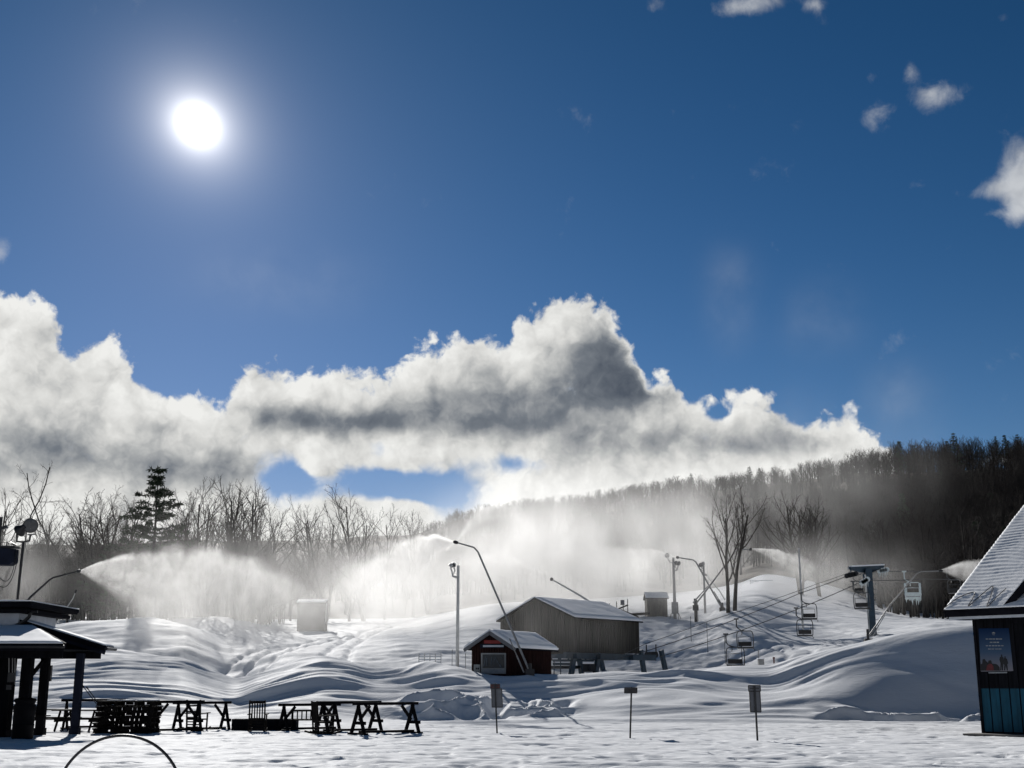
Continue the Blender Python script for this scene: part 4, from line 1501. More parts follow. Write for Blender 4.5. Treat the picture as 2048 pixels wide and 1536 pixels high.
def lift_terminal():
    d = 88.0
    K = at(1150, 1300, d)
    u, v = Vector((.66, .751, 0)).normalized(), Vector((-.751, .66, 0)).normalized()
    Lu, Lv = 7.6, 6.9
    zb, ze, zr = at(1150, 1303, d).z, at(1150, 1235, d).z, 0
    zr = ze + 1.42
    o = thing('lift_terminal', 'large brown boarded shed on steel legs housing the chairlift drive', 'lift station', (K.x, K.y, ground_z(K.x, K.y)))
    roof = gable_house(o, K, u, v, Lu, Lv, zb, ze, zr, 'brown_siding', 0.22, 0.16)
    boards(o, K, u, Lu, zb - .02, lambda x: ze - .05, 0.21, 'brown_siding', -v)
    boards(o, K, v, Lv, zb - .02, lambda x: ze + (zr - ze) * (1 - abs(x - Lv / 2) / (Lv / 2)) - .08, 0.21, 'brown_siding', -u)
    up = Vector((0, 0, 1))
    g = ground_z(K.x, K.y) - 0.6
    # steel frame under the shed
    Kf = Vector((K.x, K.y, 0))
    for vv in (0.5, Lv - 0.5):
        m = MB()
        p = Kf + v * vv + up * (zb - .26)
        m.beam(p - u * 0.5, p + u * (Lu + 2.6), 0.30, 0.42)
        m.build('girder', 'blue_steel', o)
    for uu in (0.3, 3.0, 6.9):
        m = MB()
        p = Kf + u * uu + up * (zb - .30)
        m.beam(p, p + v * Lv, 0.22, 0.34)
        m.build('cross_girder', 'blue_steel', o)
    # legs found at their places under the near girder
    for (xa, ya, xb, yb, wd) in ((1149, 1306, 1142, 1352, 0.36), (1198, 1306, 1190, 1352, 0.36), (1281, 1300, 1289, 1350, 0.36), (1322, 1300, 1333, 1350, 0.36)):
        n = -v
        a, b = on_plane(xa, ya, Kf + v * 0.5, n), on_plane(xb, yb, Kf + v * 0.5, n)
        m = MB()
        m.beam(a, b + (b - a) * 0.35, wd, 0.24, up=v)
        m.build('leg', 'blue_steel', o)
        m = MB()
        m.beam(a + v * 5.9, b + v * 5.9 + (b - a) * 0.3, wd, 0.24, up=v)
        m.build('leg', 'blue_steel', o)
    # sheave trains
    for (x0, x1, y0, sp) in ((1216, 1243, 1313.5, 7.0), (1293, 1318, 1310, 6.4)):
        n = int((x1 - x0) / sp) + 1
        pts = []
        for k in range(n):
            c = on_plane(x0 + k * sp, y0 - k * .25, Kf + v * 0.9, -v)
            pts.append(c)
            m = MB()
            m.lathe([(0.20, -.04), (0.235, -.05), (0.20, 0.0), (0.235, .05), (0.20, .04)], c, 14, v)
            m.build('sheave', 'black_metal', o)
        m = MB()
        m.beam(pts[0] + up * .16, pts[-1] + up * .16, 0.10, 0.12)
        for c in (pts[0], pts[-1]):
            m.beam(c + up * .1, c + up * .75, 0.09, 0.09)
        m.build('sheave_beam', 'black_metal', o)
    m = MB()
    c = Kf + u * 3.2 + v * 3.4 + up * (zb - 1.0)
    m.tube([c + (u * math.cos(a) + v * math.sin(a)) * 1.9 for a in [2 * math.pi * k / 28 for k in range(28)]], 0.09, 6, closed=True)
    for k in range(4):
        a = math.pi * k / 4
        q = (u * math.cos(a) + v * math.sin(a)) * 1.9
        m.beam(c - q, c + q, 0.10, 0.10)
    m.build('bull_wheel', 'black_metal', o)
    # guard rail with snow on its top at the left of the legs
    for (xa, xb, y) in ((1106, 1148, 1321), (1106, 1148, 1328), (1164, 1186, 1321)):
        a, b = on_plane(xa, y, Kf + v * 0.7, -v), on_plane(xb, y, Kf + v * 0.7, -v)
        m = MB()
        m.beam(a, b, 0.06, 0.16)
        m.build('guard_rail', 'blue_steel', o)
        if y == 1321:
            m = MB()
            for q0, q1 in ((0.0, .2), (.42, .66), (.8, .95)):
                m.beam(a.lerp(b, q0) + up * .11, a.lerp(b, q1) + up * .11, 0.09, 0.06)
            m.build('snow_on_rail', 'snow_cover', o)
    for xa in (1108, 1121, 1164):
        a = on_plane(xa, 1320, Kf + v * 0.7, -v)
        m = MB()
        m.beam(a, Vector((a.x, a.y, g)), 0.07, 0.07)
        m.build('rail_post', 'blue_steel', o)
    m = MB()
    a, b = on_plane(1158, 1326, Kf + v * 1.3, -v), on_plane(1190, 1346, Kf + v * 1.3, -v)
    m.box(((a.x + b.x) / 2, a.y, (a.z + b.z) / 2), (abs(b.x - a.x) * .8, .7, .55))
    m.lathe([(0.18, -.3), (.24, -.3), (.24, .3), (.18, .3)], ((a.x + b.x) / 2 - .3, a.y - .4, (a.z + b.z) / 2), 14, (0, 1, 0))
    m.lathe([(0.18, -.3), (.24, -.3), (.24, .3), (.18, .3)], ((a.x + b.x) / 2 + .3, a.y - .4, (a.z + b.z) / 2), 14, (0, 1, 0))
    m.build('machinery', 'black_metal', o)
    return Kf, u, v, zb


TERM = lift_terminal()


def red_hut():
    d = 74.0
    K = at(1026, 1300, d)
    u, v = Vector((.47, .883, 0)).normalized(), Vector((-.883, .47, 0)).normalized()
    Lu, Lv = 5.0, 2.75
    ze, zr = at(1026, 1293, d).z, at(987, 1266, d + .7).z
    g = ground_z(K.x, K.y)
    o = thing('lift_hut', 'small dark red hut with a framed picture and red sign under its snowy gable', 'hut', (K.x, K.y, g))
    zb = min(g, at(1026, 1352, d).z) - 0.9
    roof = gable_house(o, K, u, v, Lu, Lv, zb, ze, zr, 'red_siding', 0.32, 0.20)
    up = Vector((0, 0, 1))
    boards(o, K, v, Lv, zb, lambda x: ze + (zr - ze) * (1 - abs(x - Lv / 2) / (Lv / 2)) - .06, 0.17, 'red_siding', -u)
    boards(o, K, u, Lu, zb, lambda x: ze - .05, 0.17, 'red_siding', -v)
    # barge boards
    Kf = Vector((K.x, K.y, 0))
    apex = Kf + v * (Lv / 2) - u * .34 + up * (zr + .0)
    rise = (zr - ze) / (Lv / 2)
    for s in (-1, 1):
        e = Kf + v * (Lv / 2 + s * (Lv / 2 + .34)) - u * .34 + up * (ze - rise * .34)
        m = MB()
        m.beam(apex, e, 0.05, 0.20)
        m.build('barge_board', 'sign_back', roof)
    n = -u
    P0 = Kf - u * 0.06

    def w_(x, y, off=0.0):
        return on_plane(x, y, P0 - u * off, n)

    def quad(x0, y0, x1, y1, nm, mt, off, th=0.03, par=o):
        m = MB()
        m.prism([w_(x0, y0, off), w_(x1, y0, off), w_(x1, y1, off), w_(x0, y1, off)], u * th)
        return m.build(nm, mt, par)
    quad(968, 1280.5, 1001, 1287, 'red_sign', 'red_board', 0.02)
    sg = quad(960, 1288, 1009, 1296, 'name_board', 'navy_trim', 0.02)
    quad(966, 1290.3, 1007, 1294, 'letter_strip', 'pale_paint', 0.045, 0.02, sg)
    fr = quad(962, 1306, 1011.5, 1347.5, 'picture_board', 'white_paint', 0.02)
    pic = quad(965, 1309, 1008.5, 1336, 'picture', 'poster_dark', 0.04, 0.015, fr)
    quad(965, 1338, 1008.5, 1345.5, 'caption_strip', 'poster_pale', 0.04, 0.015, fr)
    for (xa, ya, xb, yb) in ((968, 1333, 971, 1313), (974, 1332, 973.5, 1316), (982, 1331, 984, 1313), (988, 1330, 989, 1318), (990, 1314, 1001, 1334), (999, 1328, 1003, 1335), (1002, 1313, 1004, 1318)):
        m = MB()
        m.beam(w_(xa, ya, .057), w_(xb, yb, .057), 0.05, 0.012, up=u)
        m.build('figure', 'poster_stroke', pic)
    nb = quad(947.5, 1329, 960, 1346, 'notice_board', 'white_paint', 0.03)
    for x in (952.5, 956.5):
        quad(x - 1.3, 1335.5, x + 1.3, 1339, 'symbol', 'poster_figure', 0.05, 0.015, nb)


red_hut()


def small_cabin(px0, px1, row_top, row_eave, row_base, d, label, mat='cabin_wood', nm='slope_cabin'):
    a, b = at(px0, row_base, d), at(px1, row_base, d)
    ze, zr = at(px0, row_eave, d).z, at(px0, row_top, d + .9).z
    L = b.x - a.x
    o = thing(nm, label, 'cabin', ((a.x + b.x) / 2, d, a.z))
    roof = gable_house(o, (a.x + .08, d), Vector((1, 0, 0)), Vector((0, 1, 0)), L - .16, 2.2, a.z - 1.2, ze, zr, mat, 0.14, 0.07)
    boards(o, (a.x + .08, d), Vector((1, 0, 0)), L - .16, a.z - 1.2, lambda x: ze - .02, 0.18, mat, (0, -1, 0))
    return o, a, b, ze


cb, ca_, cbb, cze = small_cabin(1293, 1337, 1186.5, 1196.5, 1232, 124.0, 'small grey boarded cabin beside the three-headed floodlight pole')
m = MB()
m.beam((ca_.x + .3, 123.9, ca_.z + .25), (ca_.x - 2.4, 123.9, ca_.z + .05), 0.5, 0.22)
m.build('deck', 'dark_timber', cb)
fs, fa, fb, fze = small_cabin(592, 650, 1201, 1206, 1256, 140.0, 'pale square shed half lost in the snow mist at left', 'dark_timber', 'mist_shed')
m = MB()
m.tube([(fb.x + .1, 139.7, fze), (fb.x + .1, 139.7, fze - 2.0)], 0.06, 6)
m.build('downpipe', 'pale_steel', fs)


def platform():
    """Low boarded platform with rails and a notice left of the cabin."""
    d = 122.0
    a = at(1250, 1222, d)
    o = thing('loading_platform', 'small railed platform with a notice board between shed roof and cabin', 'platform', (a.x, d, ground_z(a.x, d)))
    m = MB()
    p, q = at(1240, 1221, d), at(1276, 1236, d)
    m.beam(p, q, 1.4, 0.2)
    m.build('ramp', 'dark_timber', o)
    p, q = at(1236, 1218, d), at(1256, 1210, d)
    m = MB()
    m.beam(p, q, 0.1, 0.14)
    m.build('rail', 'dark_timber', o)
    for x, y0 in ((1233, 1203), (1219, 1207), (1255, 1198), (1246, 1200)):
        m = MB()
        t = at(x, y0, d)
        m.beam(t, (t.x, d, t.z - 3.0), 0.07, 0.07)
        m.build('rail_post', 'black_metal', o)
    p, q = at(1241, 1200, d - .1), at(1249, 1210, d - .1)
    m = MB()
    m.box(((p.x + q.x) / 2, d - .1, (p.z + q.z) / 2), (q.x - p.x, 0.05, p.z - q.z))
    m.build('notice', 'sign_back', o)


platform()


# ------------------------------------------------------------------ floodlight poles
def light_pole(px, row_top, row_base, d, r, heads, label, mat='grey_steel', boxed=True):
    t = at(px, row_top, d)
    b = Vector((at(px, row_base, d).x, d, 0))
    b.x = t.x
    b.z = min(ground_z(b.x, d), at(px, row_base, d).z)
    o = thing('floodlight_pole', label, 'floodlight', b, 0, 'floodlight poles on the slope')
    m = MB()
    m.tube([b + Vector((0, 0, -.4)), b.lerp(t, .5), t], [r, r * .9, r * .75], 8)
    m.build('pole', mat, o, smooth=True)
    if boxed:
        m = MB()
        z = at(px, row_base - 18, d).z
        m.box((b.x, d - .1, z), (r * 2 + .28, .4, 1.1))
        m.tube([(b.x - .35, d, z - .5), (b.x - .5, d, z - 1.0), (b.x - .35, d, z - 1.6)], .035, 6)
        m.tube([(b.x + .35, d, z - .5), (b.x + .55, d, z - 1.0), (b.x + .4, d, z - 1.6)], .035, 6)
        m.build('switch_box', mat, o)
    for (hx, hy, ax, rr) in heads:
        c = at(hx, hy, d)
        m = MB()
        s = 1 if hx > px else -1
        m.tube([Vector((t.x, d, c.z - .75)), Vector((t.x + s * .35, d, c.z - .65)), Vector((c.x - s * .1, d, c.z - .35)), c + Vector((0, 0, -.1))], 0.045, 6)
        m.build('arm', mat, o)
        h, l = MB(), MB()
        floodlight(h, l, c, ax, rr, rr * 1.2)
        hd = h.build('lamp_head', mat, o, smooth=True)
        l.build('lens', 'lamp_glass', hd, smooth=True)


light_pole(1346.5, 1115, 1234, 123.0, 0.16, ((1334, 1111, (-.3, -1, -.3), .25), (1352, 1126, (.2, -1, -.3), .22), (1357.5, 1127, (.6, -.7, -.4), .24)), 'tall floodlight pole with three lamps beside the small cabin')
light_pole(1407, 1128, 1226, 126.0, 0.12, ((1402, 1130, (-.4, -.9, -.3), .24), (1406, 1127, (-.2, .9, -.3), .2)), 'thin floodlight pole in front of the crossed snow lances', boxed=False)
light_pole(916.5, 1131, 1335, 78.0, 0.115, ((907, 1130, (-.4, -.8, -.5), .16), (901, 1132, (-.8, .3, -.5), .15)), 'pale straight pole standing in the spray beside the red hut', 'pale_steel', boxed=False)
light_pole(1597.5, 1096, 1222, 108.0, 0.085, (), 'pale pole behind the upper pair of lift chairs', 'pale_steel', boxed=False)


# ------------------------------------------------------------------ snow-making lances
def lance(pts, d, r, label, strut=None, base=True, mat='grey_steel', dd=None):
    """Bent pipe through picture points, foot first; each point may have its own distance."""
    P = [at(x, y, d if dd is None else dd[i]) for i, (x, y) in enumerate(pts)]
    g = ground_z(P[0].x, P[0].y)
    o = thing('snow_lance', label, 'snow gun', (P[0].x, P[0].y, min(g, P[0].z)), 0, 'snow lances')
    m = MB()
    rs = [r * (1.25 - .5 * i / (len(P) - 1)) for i in range(len(P))]
    m.tube(P, rs, 8)
    m.build('pipe', mat, o, smooth=True)
    ax = (P[-1] - P[-2]).normalized()
    m = MB()
    m.lathe([(r * .8, -.10), (r * 1.7, -.05), (r * 1.9, .08), (r * 1.5, .16), (r * .6, .20)], P[-1], 10, ax)
    m.build('nozzle', 'black_metal', o)
    if base:
        m = MB()
        c = P[0]
        m.tube([c + Vector((0, 0, .5)), Vector((c.x, c.y, min(g, c.z) - .6))], r * 2.0, 8)
        m.box((c.x, c.y, max(g, c.z - .4) + .05), (.5, .4, .5))
        m.build('pedestal', 'black_metal', o)
    if strut:
        (xa, ya), (xb, yb) = strut
        a, b = at(xa, ya, P[0].y - .12), at(xb, yb, P[0].y - .12)
        m = MB()
        m.tube([a, b], r * .55, 6)
        m.tube([a.lerp(b, .0), a.lerp(b, .5)], r * .85, 6)
        m.build('hoist', mat, o)
    return P


lance([(30, 1232), (60, 1195), (99, 1160), (106, 1155.5), (156, 1142.5)], 88.0, 0.07, 'bent dark snow lance rising behind the pavilion roof and spraying right', base=False, mat='black_metal')
lance([(1060, 1345), (1028, 1270), (956, 1104), (948, 1095), (913, 1085)], 72.0, 0.055, 'long bent snow lance rising in front of the red hut, spraying left', strut=((1048, 1345), (1019, 1277)), mat='grey_steel')
lance([(1192, 1212), (1160, 1191), (1104, 1159)], 118.0, 0.09, 'faint snow lance in the mist above the lift shed roof', base=False, mat='pale_steel')
lance([(1444, 1216), (1431, 1194), (1392, 1124), (1386, 1120), (1356, 1115)], 121.0, 0.075, 'snow lance leaning left across the thin floodlight pole', strut=((1447, 1215), (1428, 1183)), mat='grey_steel')
lance([(1391, 1208), (1408, 1187), (1468, 1106), (1474, 1099.5), (1500, 1098.5)], 119.0, 0.075, 'snow lance leaning right in front of the double bare tree', strut=((1386, 1206), (1416, 1172)), mat='grey_steel')
lance([(1736, 1274), (1764, 1234), (1777, 1214), (1834, 1147), (1842, 1143), (1880, 1141.5)], 82.0, 0.042, 'shining snow lance rising across the lift tower foot, spraying behind the hut roof', strut=((1745, 1272), (1770, 1230)), mat='grey_steel')
lance([(118, 1246), (122, 1232), (146, 1197), (151, 1184)], 104.0, 0.045, 'thin frosted snow lance in the grey mist right of the pavilion roof', base=False, mat='pale_steel')
lance([(1450, 1200), (1440, 1183), (1412, 1150)], 132.0, 0.06, 'pale thin snow lance behind the crossed pair', base=False, mat='pale_steel')


# ------------------------------------------------------------------ chairlift
def lift_tower():
    d = 100.0
    b, t = at(1746, 1278, d), at(1736, 1138, d)
    g = ground_z(b.x, d)
    o = thing('lift_tower', 'blue steel T-shaped chairlift tower above the right snow bank', 'lift tower', (b.x, d, g))
    m = MB()
    m.beam((b.x, d, g - .5), t, 0.50, 0.46, up=(0, 1, 0))
    m.build('column', 'blue_steel', o)
    m = MB()
    m.lathe([(.5, -.1), (.5, .06), (.36, .08), (.30, .5)], (b.x, d, g), 12)
    m.build('foot', 'grey_steel', o)
    a, c = at(1697, 1136.5, d - .8), at(1768, 1133.5, d + .8)
    mid = (a + c) / 2
    m = MB()
    z = Vector((0, 0, 1))
    m.prism([a + z * .12, c + z * .12, c - z * .06, mid + Vector((.35, 0, -.42)), mid + Vector((-.35, 0, -.42)), a - z * .06], (0, 0.34, 0))
    m.build('cross_arm', 'blue_steel', o)
    m = MB()
    m.beam(a + z * .17 + Vector((.2, .17, 0)), c + z * .17 + Vector((0, .17, 0)), 0.32, 0.10)
    m.build('snow_on_arm', 'snow_cover', o)
    for (x0, y0, x1, y1, dd, iced) in ((1692, 1151, 1712, 1146, d - .8, False), (1757, 1141, 1774, 1138, d + .8, True), (1722, 1165, 1735, 1157, d - 1.6, True)):
        p, q = at(x0, y0, dd), at(x1, y1, dd)
        m = MB()
        m.beam(p, q, 0.16, 0.22)
        w_ = m.build('sheave_beam', 'grey_steel' if not iced else 'ice', o)
        for k in range(4):
            cc = p.lerp(q, (k + .2) / 3.4) + Vector((0, -.1, -.05))
            m = MB()
            m.lathe([(.15, -.05), (.20, -.05), (.16, 0), (.20, .05), (.15, .05)], cc, 12, (0, 1, 0))
            m.build('sheave', 'black_metal' if not iced else 'ice', o)
        m = MB()
        m.beam(p.lerp(q, .5), p.lerp(q, .5) + Vector((0, 0.1, .5)), 0.10, 0.10)
        m.build('hanger', 'blue_steel', o)
        if iced:
            m = MB()
            for k in range(6):
                cc = p.lerp(q, k / 5)
                m.lathe([(.045, 0), (.03, -.16), (.004, -random.uniform(.3, .6))], cc + Vector((0, -.05, -.1)), 6)
            m.build('icicle', 'ice', o)
    # ladder
    m = MB()
    for k in range(12):
        q = Vector((b.x, d, g)).lerp(t, (k + 1) / 13)
        m.beam(q + Vector((.25, -.1, 0)), q + Vector((.55, -.1, 0)), .03, .03)
    m.build('ladder', 'blue_steel', o)


lift_tower()


def rope(name, pts, r, label):
    P = [at(x, y, d) for x, y, d in pts]
    out = []
    for a, b in zip(P[:-1], P[1:]):
        n = 10
        sag = (b - a).length * 0.006
        for k in range(n):
            u = k / n
            out.append(a.lerp(b, u) - Vector((0, 0, sag * 4 * u * (1 - u))))
    out.append(P[-1])
    m = MB()
    m.tube(out, r, 5)
    o = m.build(name, 'rope_steel')
    tag(o, label, 'cable', 'chairlift ropes')
    o['kind'] = 'thing'


rope('comm_line', [(1243, 1310, 91.0), (1290, 1288, 92.5), (1420, 1241, 95.5), (1639, 1166, 98.5), (1700, 1144.5, 99.4)], 0.022, 'upper thin cable running up to the left end of the tower arm')
rope('haul_rope', [(1243, 1316, 90.5), (1330, 1290, 92.8), (1472, 1238, 95.8), (1601, 1186, 98.3), (1697, 1151, 99.4), (1766, 1142, 101.0), (1822, 1142.5, 104.0), (1906, 1142, 108.0), (1990, 1139, 114.0)], 0.030, 'middle lift rope carrying the right hand chairs past the tower')
rope('return_rope', [(1318, 1314, 89.5), (1461, 1268, 92.0), (1598, 1217, 94.8), (1728, 1161, 98.4), (1850, 1158, 103.0), (1990, 1156, 110.0)], 0.030, 'lower lift rope carrying the left hand chairs to the tower')


def make_chair(px, row, d, rz, h, label, iced=False, src=None):
    g = at(px, row, d)
    if src is not None:
        o = copy_tree(src, label=label)
        o.location, o.rotation_euler = g, (0, 0, rz)
        o.scale = (h / 2.2,) * 3
        return o
    mt = 'ice' if iced else 'rope_steel'
    o = thing('lift_chair', label, 'lift chair', g, rz, 'chairs hanging on the lift')
    w = 1.16
    m = MB()
    m.box((0, 0, 0), (0.34, 0.12, 0.10))
    m.tube([(0, 0, 0), (0, 0.02, -.35), (0, .04, -.62)], 0.05, 6)
    m.build('grip', mt, o, local=True)
    m = MB()
    m.tube([(0, .04, -.55), (.12, .02, -.72), (.34, 0, -.84), (.62, 0, -.90)], 0.04, 6)
    m.tube([(0.36, 0, -.84), (.40, -.10, -1.02), (.38, -.2, -1.18)], .03, 6)
    m.build('hanger', mt, o, local=True)
    m = MB()
    pts = [(.0, .10, -2.12), (-.02, .02, -1.6), (.0, -.02, -1.12), (.06, -.02, -.97), (.2, -.02, -.90), (.62, -.02, -.90), (w - .12, -.02, -.90), (w - .02, -.02, -.97), (w + .04, 0, -1.15), (w + .05, .02, -1.6), (w + .02, .10, -2.12)]
    m.tube(pts, 0.036, 6)
    m.build('bail', mt, o, local=True)
    m = MB()
    m.tube([(.10, -.08, -2.0), (.10, -.10, -1.35), (w * .5, -.10, -1.33), (w - .10, -.10, -1.35), (w - .10, -.08, -2.0)], 0.024, 6)
    m.build('back_frame', mt, o, local=True)
    m = MB()
    m.prism([(.10, -.05, -2.02), (w - .10, -.05, -2.02), (w - .10, -.12, -1.70), (.10, -.12, -1.70)], (0, -.04, 0))
    m.build('backrest', 'ice' if iced else 'black_metal', o, local=True)
    m = MB()
    m.prism([(.0, -.05, -2.06), (w, -.05, -2.06), (w, .46, -2.10), (.0, .46, -2.10)], (0, 0, -.085))
    m.build('seat', 'ice' if iced else 'black_metal', o, local=True)
    m = MB()
    m.tube([(w - .05, .42, -2.12), (w + .10, .40, -2.30), (w + .02, .36, -2.34)], .022, 5)
    m.build('footrest', mt, o, local=True)
    if iced:
        m = MB()
        for k in range(16):
            x = w * k / 15
            L = random.choice((.15, .25, .4, .6))
            m.lathe([(.06, 0), (.04, -L * .5), (.005, -L)], (x, random.uniform(0, .4), -2.12), 6)
        for k in range(9):
            x = .1 + (w - .2) * k / 8
            m.lathe([(.05, 0), (.035, -.12), (.005, -random.uniform(.2, .4))], (x, -.12, -1.72), 6)
        for s in (0, w):
            for z in (-1.1, -1.35, -1.6, -1.85):
                m.lathe([(.075, .16), (.095, 0), (.05, -.22), (.005, -.42)], (s, 0, z), 6)
        m.build('icicle', 'ice', o, local=True)
    return o


c0 = make_chair(1472.5, 1238, 96.0, R(-18), 2.2, 'empty lift chair, upper of the pair nearest the terminal')
make_chair(1451.5, 1268, 92.0, R(-14), 2.3, 'empty lift chair, lower of the pair nearest the terminal', src=c0)
make_chair(1601.8, 1186, 98.0, R(-16), 2.05, 'empty lift chair, upper of the pair by the pale pole', src=c0)
make_chair(1592, 1216, 95.0, R(-10), 2.1, 'empty lift chair, lower of the pair by the pale pole', src=c0)
make_chair(1706, 1148, 100.0, R(-12), 1.45, 'empty lift chair hanging close under the tower arm', src=c0)
make_chair(1705.5, 1163, 98.4, R(-20), 2.15, 'empty lift chair hanging low at the left of the tower column', src=c0)
make_chair(1808, 1143, 103.0, R(-8), 2.2, 'lift chair coated in white ice and icicles right of the tower', True)
make_chair(1893, 1142, 107.0, R(-22), 1.9, 'lift chair half hidden by the hut roof', src=c0)


# ------------------------------------------------------------------ stakes, fences and small things on the snow
def stake(px, row_top, row_base, d, label, mat='black_metal', r=0.02):
    t = at(px, row_top, d)
    g = ground_z(t.x, d)
    m = MB()
    m.tube([t, (t.x, d, min(g, at(px, row_base, d).z) - .3)], r, 6)
    o = thing('marker_stake', label, 'stake', (t.x, d, g), 0, 'thin stakes on the slope')
    m.build('shaft', mat, o)
    m = MB()
    m.box((t.x, d, t.z - .06), (r * 2.6, r * 2.6, .10))
    m.build('cap', mat, o)
    return o


for px, r0, r1, d, lb in ((1381, 1233, 1262, 110, 'thin stake on the rough slope under the small cabin'), (1413.5, 1245, 1282, 104, 'thin stake between cabin slope and the nearest lift chairs'),
                          (1448.5, 1267, 1302, 98, 'thin stake just left of the nearest lift chairs'), (1483, 1292, 1330, 90, 'thin stake under the nearest lift chairs'),
                          (904.5, 1299, 1330, 84, 'thin stake just left of the pale pole'), (931, 1307, 1340, 80, 'thin stake between pale pole and red hut'),
                          (1356, 1208, 1236, 122, 'short stake right of the three-headed floodlight pole'), (1395, 1207, 1232, 119, 'short post at the foot of the crossed snow lances')):
    stake(px, r0, r1, d, lb, 'grey_steel' if px < 1000 else 'black_metal')
mk = stake(1547.5, 1314, 1330, 82, 'stubby dark red marker post on the crest of the snow bank', 'sign_maroon', 0.05)


def meter_box():
    d = 80.0
    a, b = at(1516, 1318, d), at(1528, 1334, d)
    g = ground_z((a.x + b.x) / 2, d)
    o = thing('meter_box', 'small grey box with a thin pole behind the snow bank', 'box', ((a.x + b.x) / 2, d, g))
    m = MB()
    m.box(((a.x + b.x) / 2, d, (a.z + min(g, b.z) - .4) / 2), (b.x - a.x, .3, a.z - min(g, b.z) + .4))
    m.build('cabinet', 'grey_steel', o)
    t = at(1516.5, 1299, d)
    m = MB()
    m.tube([t, (t.x, d, a.z - .1)], 0.03, 6)
    m.build('pole', 'grey_steel', o)
    m = MB()
    m.box(((a.x + b.x) / 2, d, a.z + .03), (b.x - a.x + .08, .38, .06))
    m.build('lid', 'snow_cover', o)


meter_box()


def net_fence(px0, px1, row, d, label):
    """Pale safety net between posts on the slope."""
    a, b = at(px0, row, d), at(px1, row, d)
    g = ground_z((a.x + b.x) / 2, d)
    o = thing('net_fence', label, 'fence', ((a.x + b.x) / 2, d, g))
    n = 4
    for k in range(n + 1):
        x = a.x + (b.x - a.x) * k / n
        m = MB()
        m.tube([(x, d, ground_z(x, d) - .3), (x, d, a.z + .05)], .03, 6)
        m.build('post', 'pale_steel', o)
    for k in range(5):
        m = MB()
        z = a.z - .18 * k
        m.beam((a.x, d, z), (b.x, d, z), .015, .07)
        m.build('band', 'pale_paint', o)


net_fence(838, 882, 1308, 86, 'short pale fence half lost in the glare left of the pale pole')
net_fence(1500, 1545, 1161, 190, 'distant dark fence line across the upper slope')


# ------------------------------------------------------------------ trees
def limb(m_list, p, dr, L, r, lvl, depth, rnd, spec, out):
    """Grow one branch as a bent tapering tube and its own branches."""
    nseg = spec['seg'][lvl]
    pts, d = [p.copy()], dr.normalized()
    for i in range(nseg):
        j = Vector((rnd.gauss(0, 1), rnd.gauss(0, 1), rnd.gauss(0, 1))) * spec['bend'][lvl]
        d = (d + j + Vector((0, 0, 1)) * spec['trop'][lvl]).normalized()
        pts.append(pts[-1] + d * (L / nseg))
    tip = r * (0.35 if lvl < depth else 0.45)
    m_list[0 if lvl == 0 else 1].tube(pts, r, spec['side'][lvl], tip)
    if lvl >= depth:
        return
    n = spec['kids'][lvl]
    for k in range(n):
        u = spec['start'][lvl] + (1 - spec['start'][lvl]) * (k + rnd.uniform(.1, .9)) / n
        f = u * nseg
        i = min(nseg - 1, int(f))
        q = pts[i].lerp(pts[i + 1], f - i)
        ax = (pts[i + 1] - pts[i]).normalized()
        s = ax.orthogonal().normalized()
        s.rotate(Quaternion(ax, k * 2.4 + rnd.uniform(-.7, .7)))
        an = R(rnd.uniform(*spec['angle'][lvl]))
        dd = ax * math.cos(an) + s * math.sin(an)
        ll = L * spec['ratio'][lvl] * (1.15 - 0.75 * u) * rnd.uniform(.75, 1.2)
        rr = min(r * 0.62, max(spec['rmin'], (r + (tip - r) * u) * spec['rr'][lvl]))
        limb(m_list, q, dd, ll, rr, lvl + 1, depth, rnd, spec, out)


SPEC = {
    # tall woodland tree
    'wood': dict(seg=(7, 4, 3, 2), bend=(.045, .13, .17, .2), trop=(.05, .10, .07, .03), side=(6, 4, 3, 3), kids=(15, 7, 6), start=(.30, .2, .15), angle=((28, 50), (25, 55), (25, 60)),
                 ratio=(.40, .48, .5), rr=(.5, .6, .6), rmin=.016),
    # broad tree with more twigs
    'broad': dict(seg=(6, 5, 4, 3, 2), bend=(.05, .12, .15, .18, .2), trop=(.04, .12, .10, .06, .02), side=(7, 5, 4, 3, 3), kids=(12, 6, 5, 4), start=(.16, .2, .15, .1),
                  angle=((24, 48), (22, 48), (24, 52), (25, 60)), ratio=(.62, .5, .5, .5), rr=(.55, .6, .6, .6), rmin=.019),
    # sparse tall tree with upswept limbs
    'sparse': dict(seg=(7, 7, 4, 3, 2), bend=(.04, .08, .12, .16, .18), trop=(.05, .13, .10, .05, .02), side=(8, 6, 4, 3, 3), kids=(9, 9, 5, 3), start=(.30, .25, .15, .2), angle=((20, 46), (22, 48), (24, 55), (25, 55)),
                   ratio=(.74, .36, .5, .5), rr=(.52, .5, .6, .6), rmin=.016),
    # dead-looking crooked stem
    'crooked': dict(seg=(10, 5, 3, 2), bend=(.16, .2, .22, .2), trop=(.10, .06, .03, .0), side=(6, 4, 3, 3), kids=(9, 4, 3), start=(.45, .2, .2), angle=((30, 65), (30, 60), (30, 60)),
                    ratio=(.26, .45, .45), rr=(.5, .6, .6), rmin=.018),
    'shrub': dict(seg=(5, 4, 3, 2), bend=(.10, .15, .18, .2), trop=(.08, .08, .05, .0), side=(5, 4, 3, 3), kids=(11, 6, 5), start=(.10, .12, .1), angle=((18, 45), (20, 50), (25, 60)),
                  ratio=(.6, .5, .5), rr=(.6, .6, .6), rmin=.020),
}


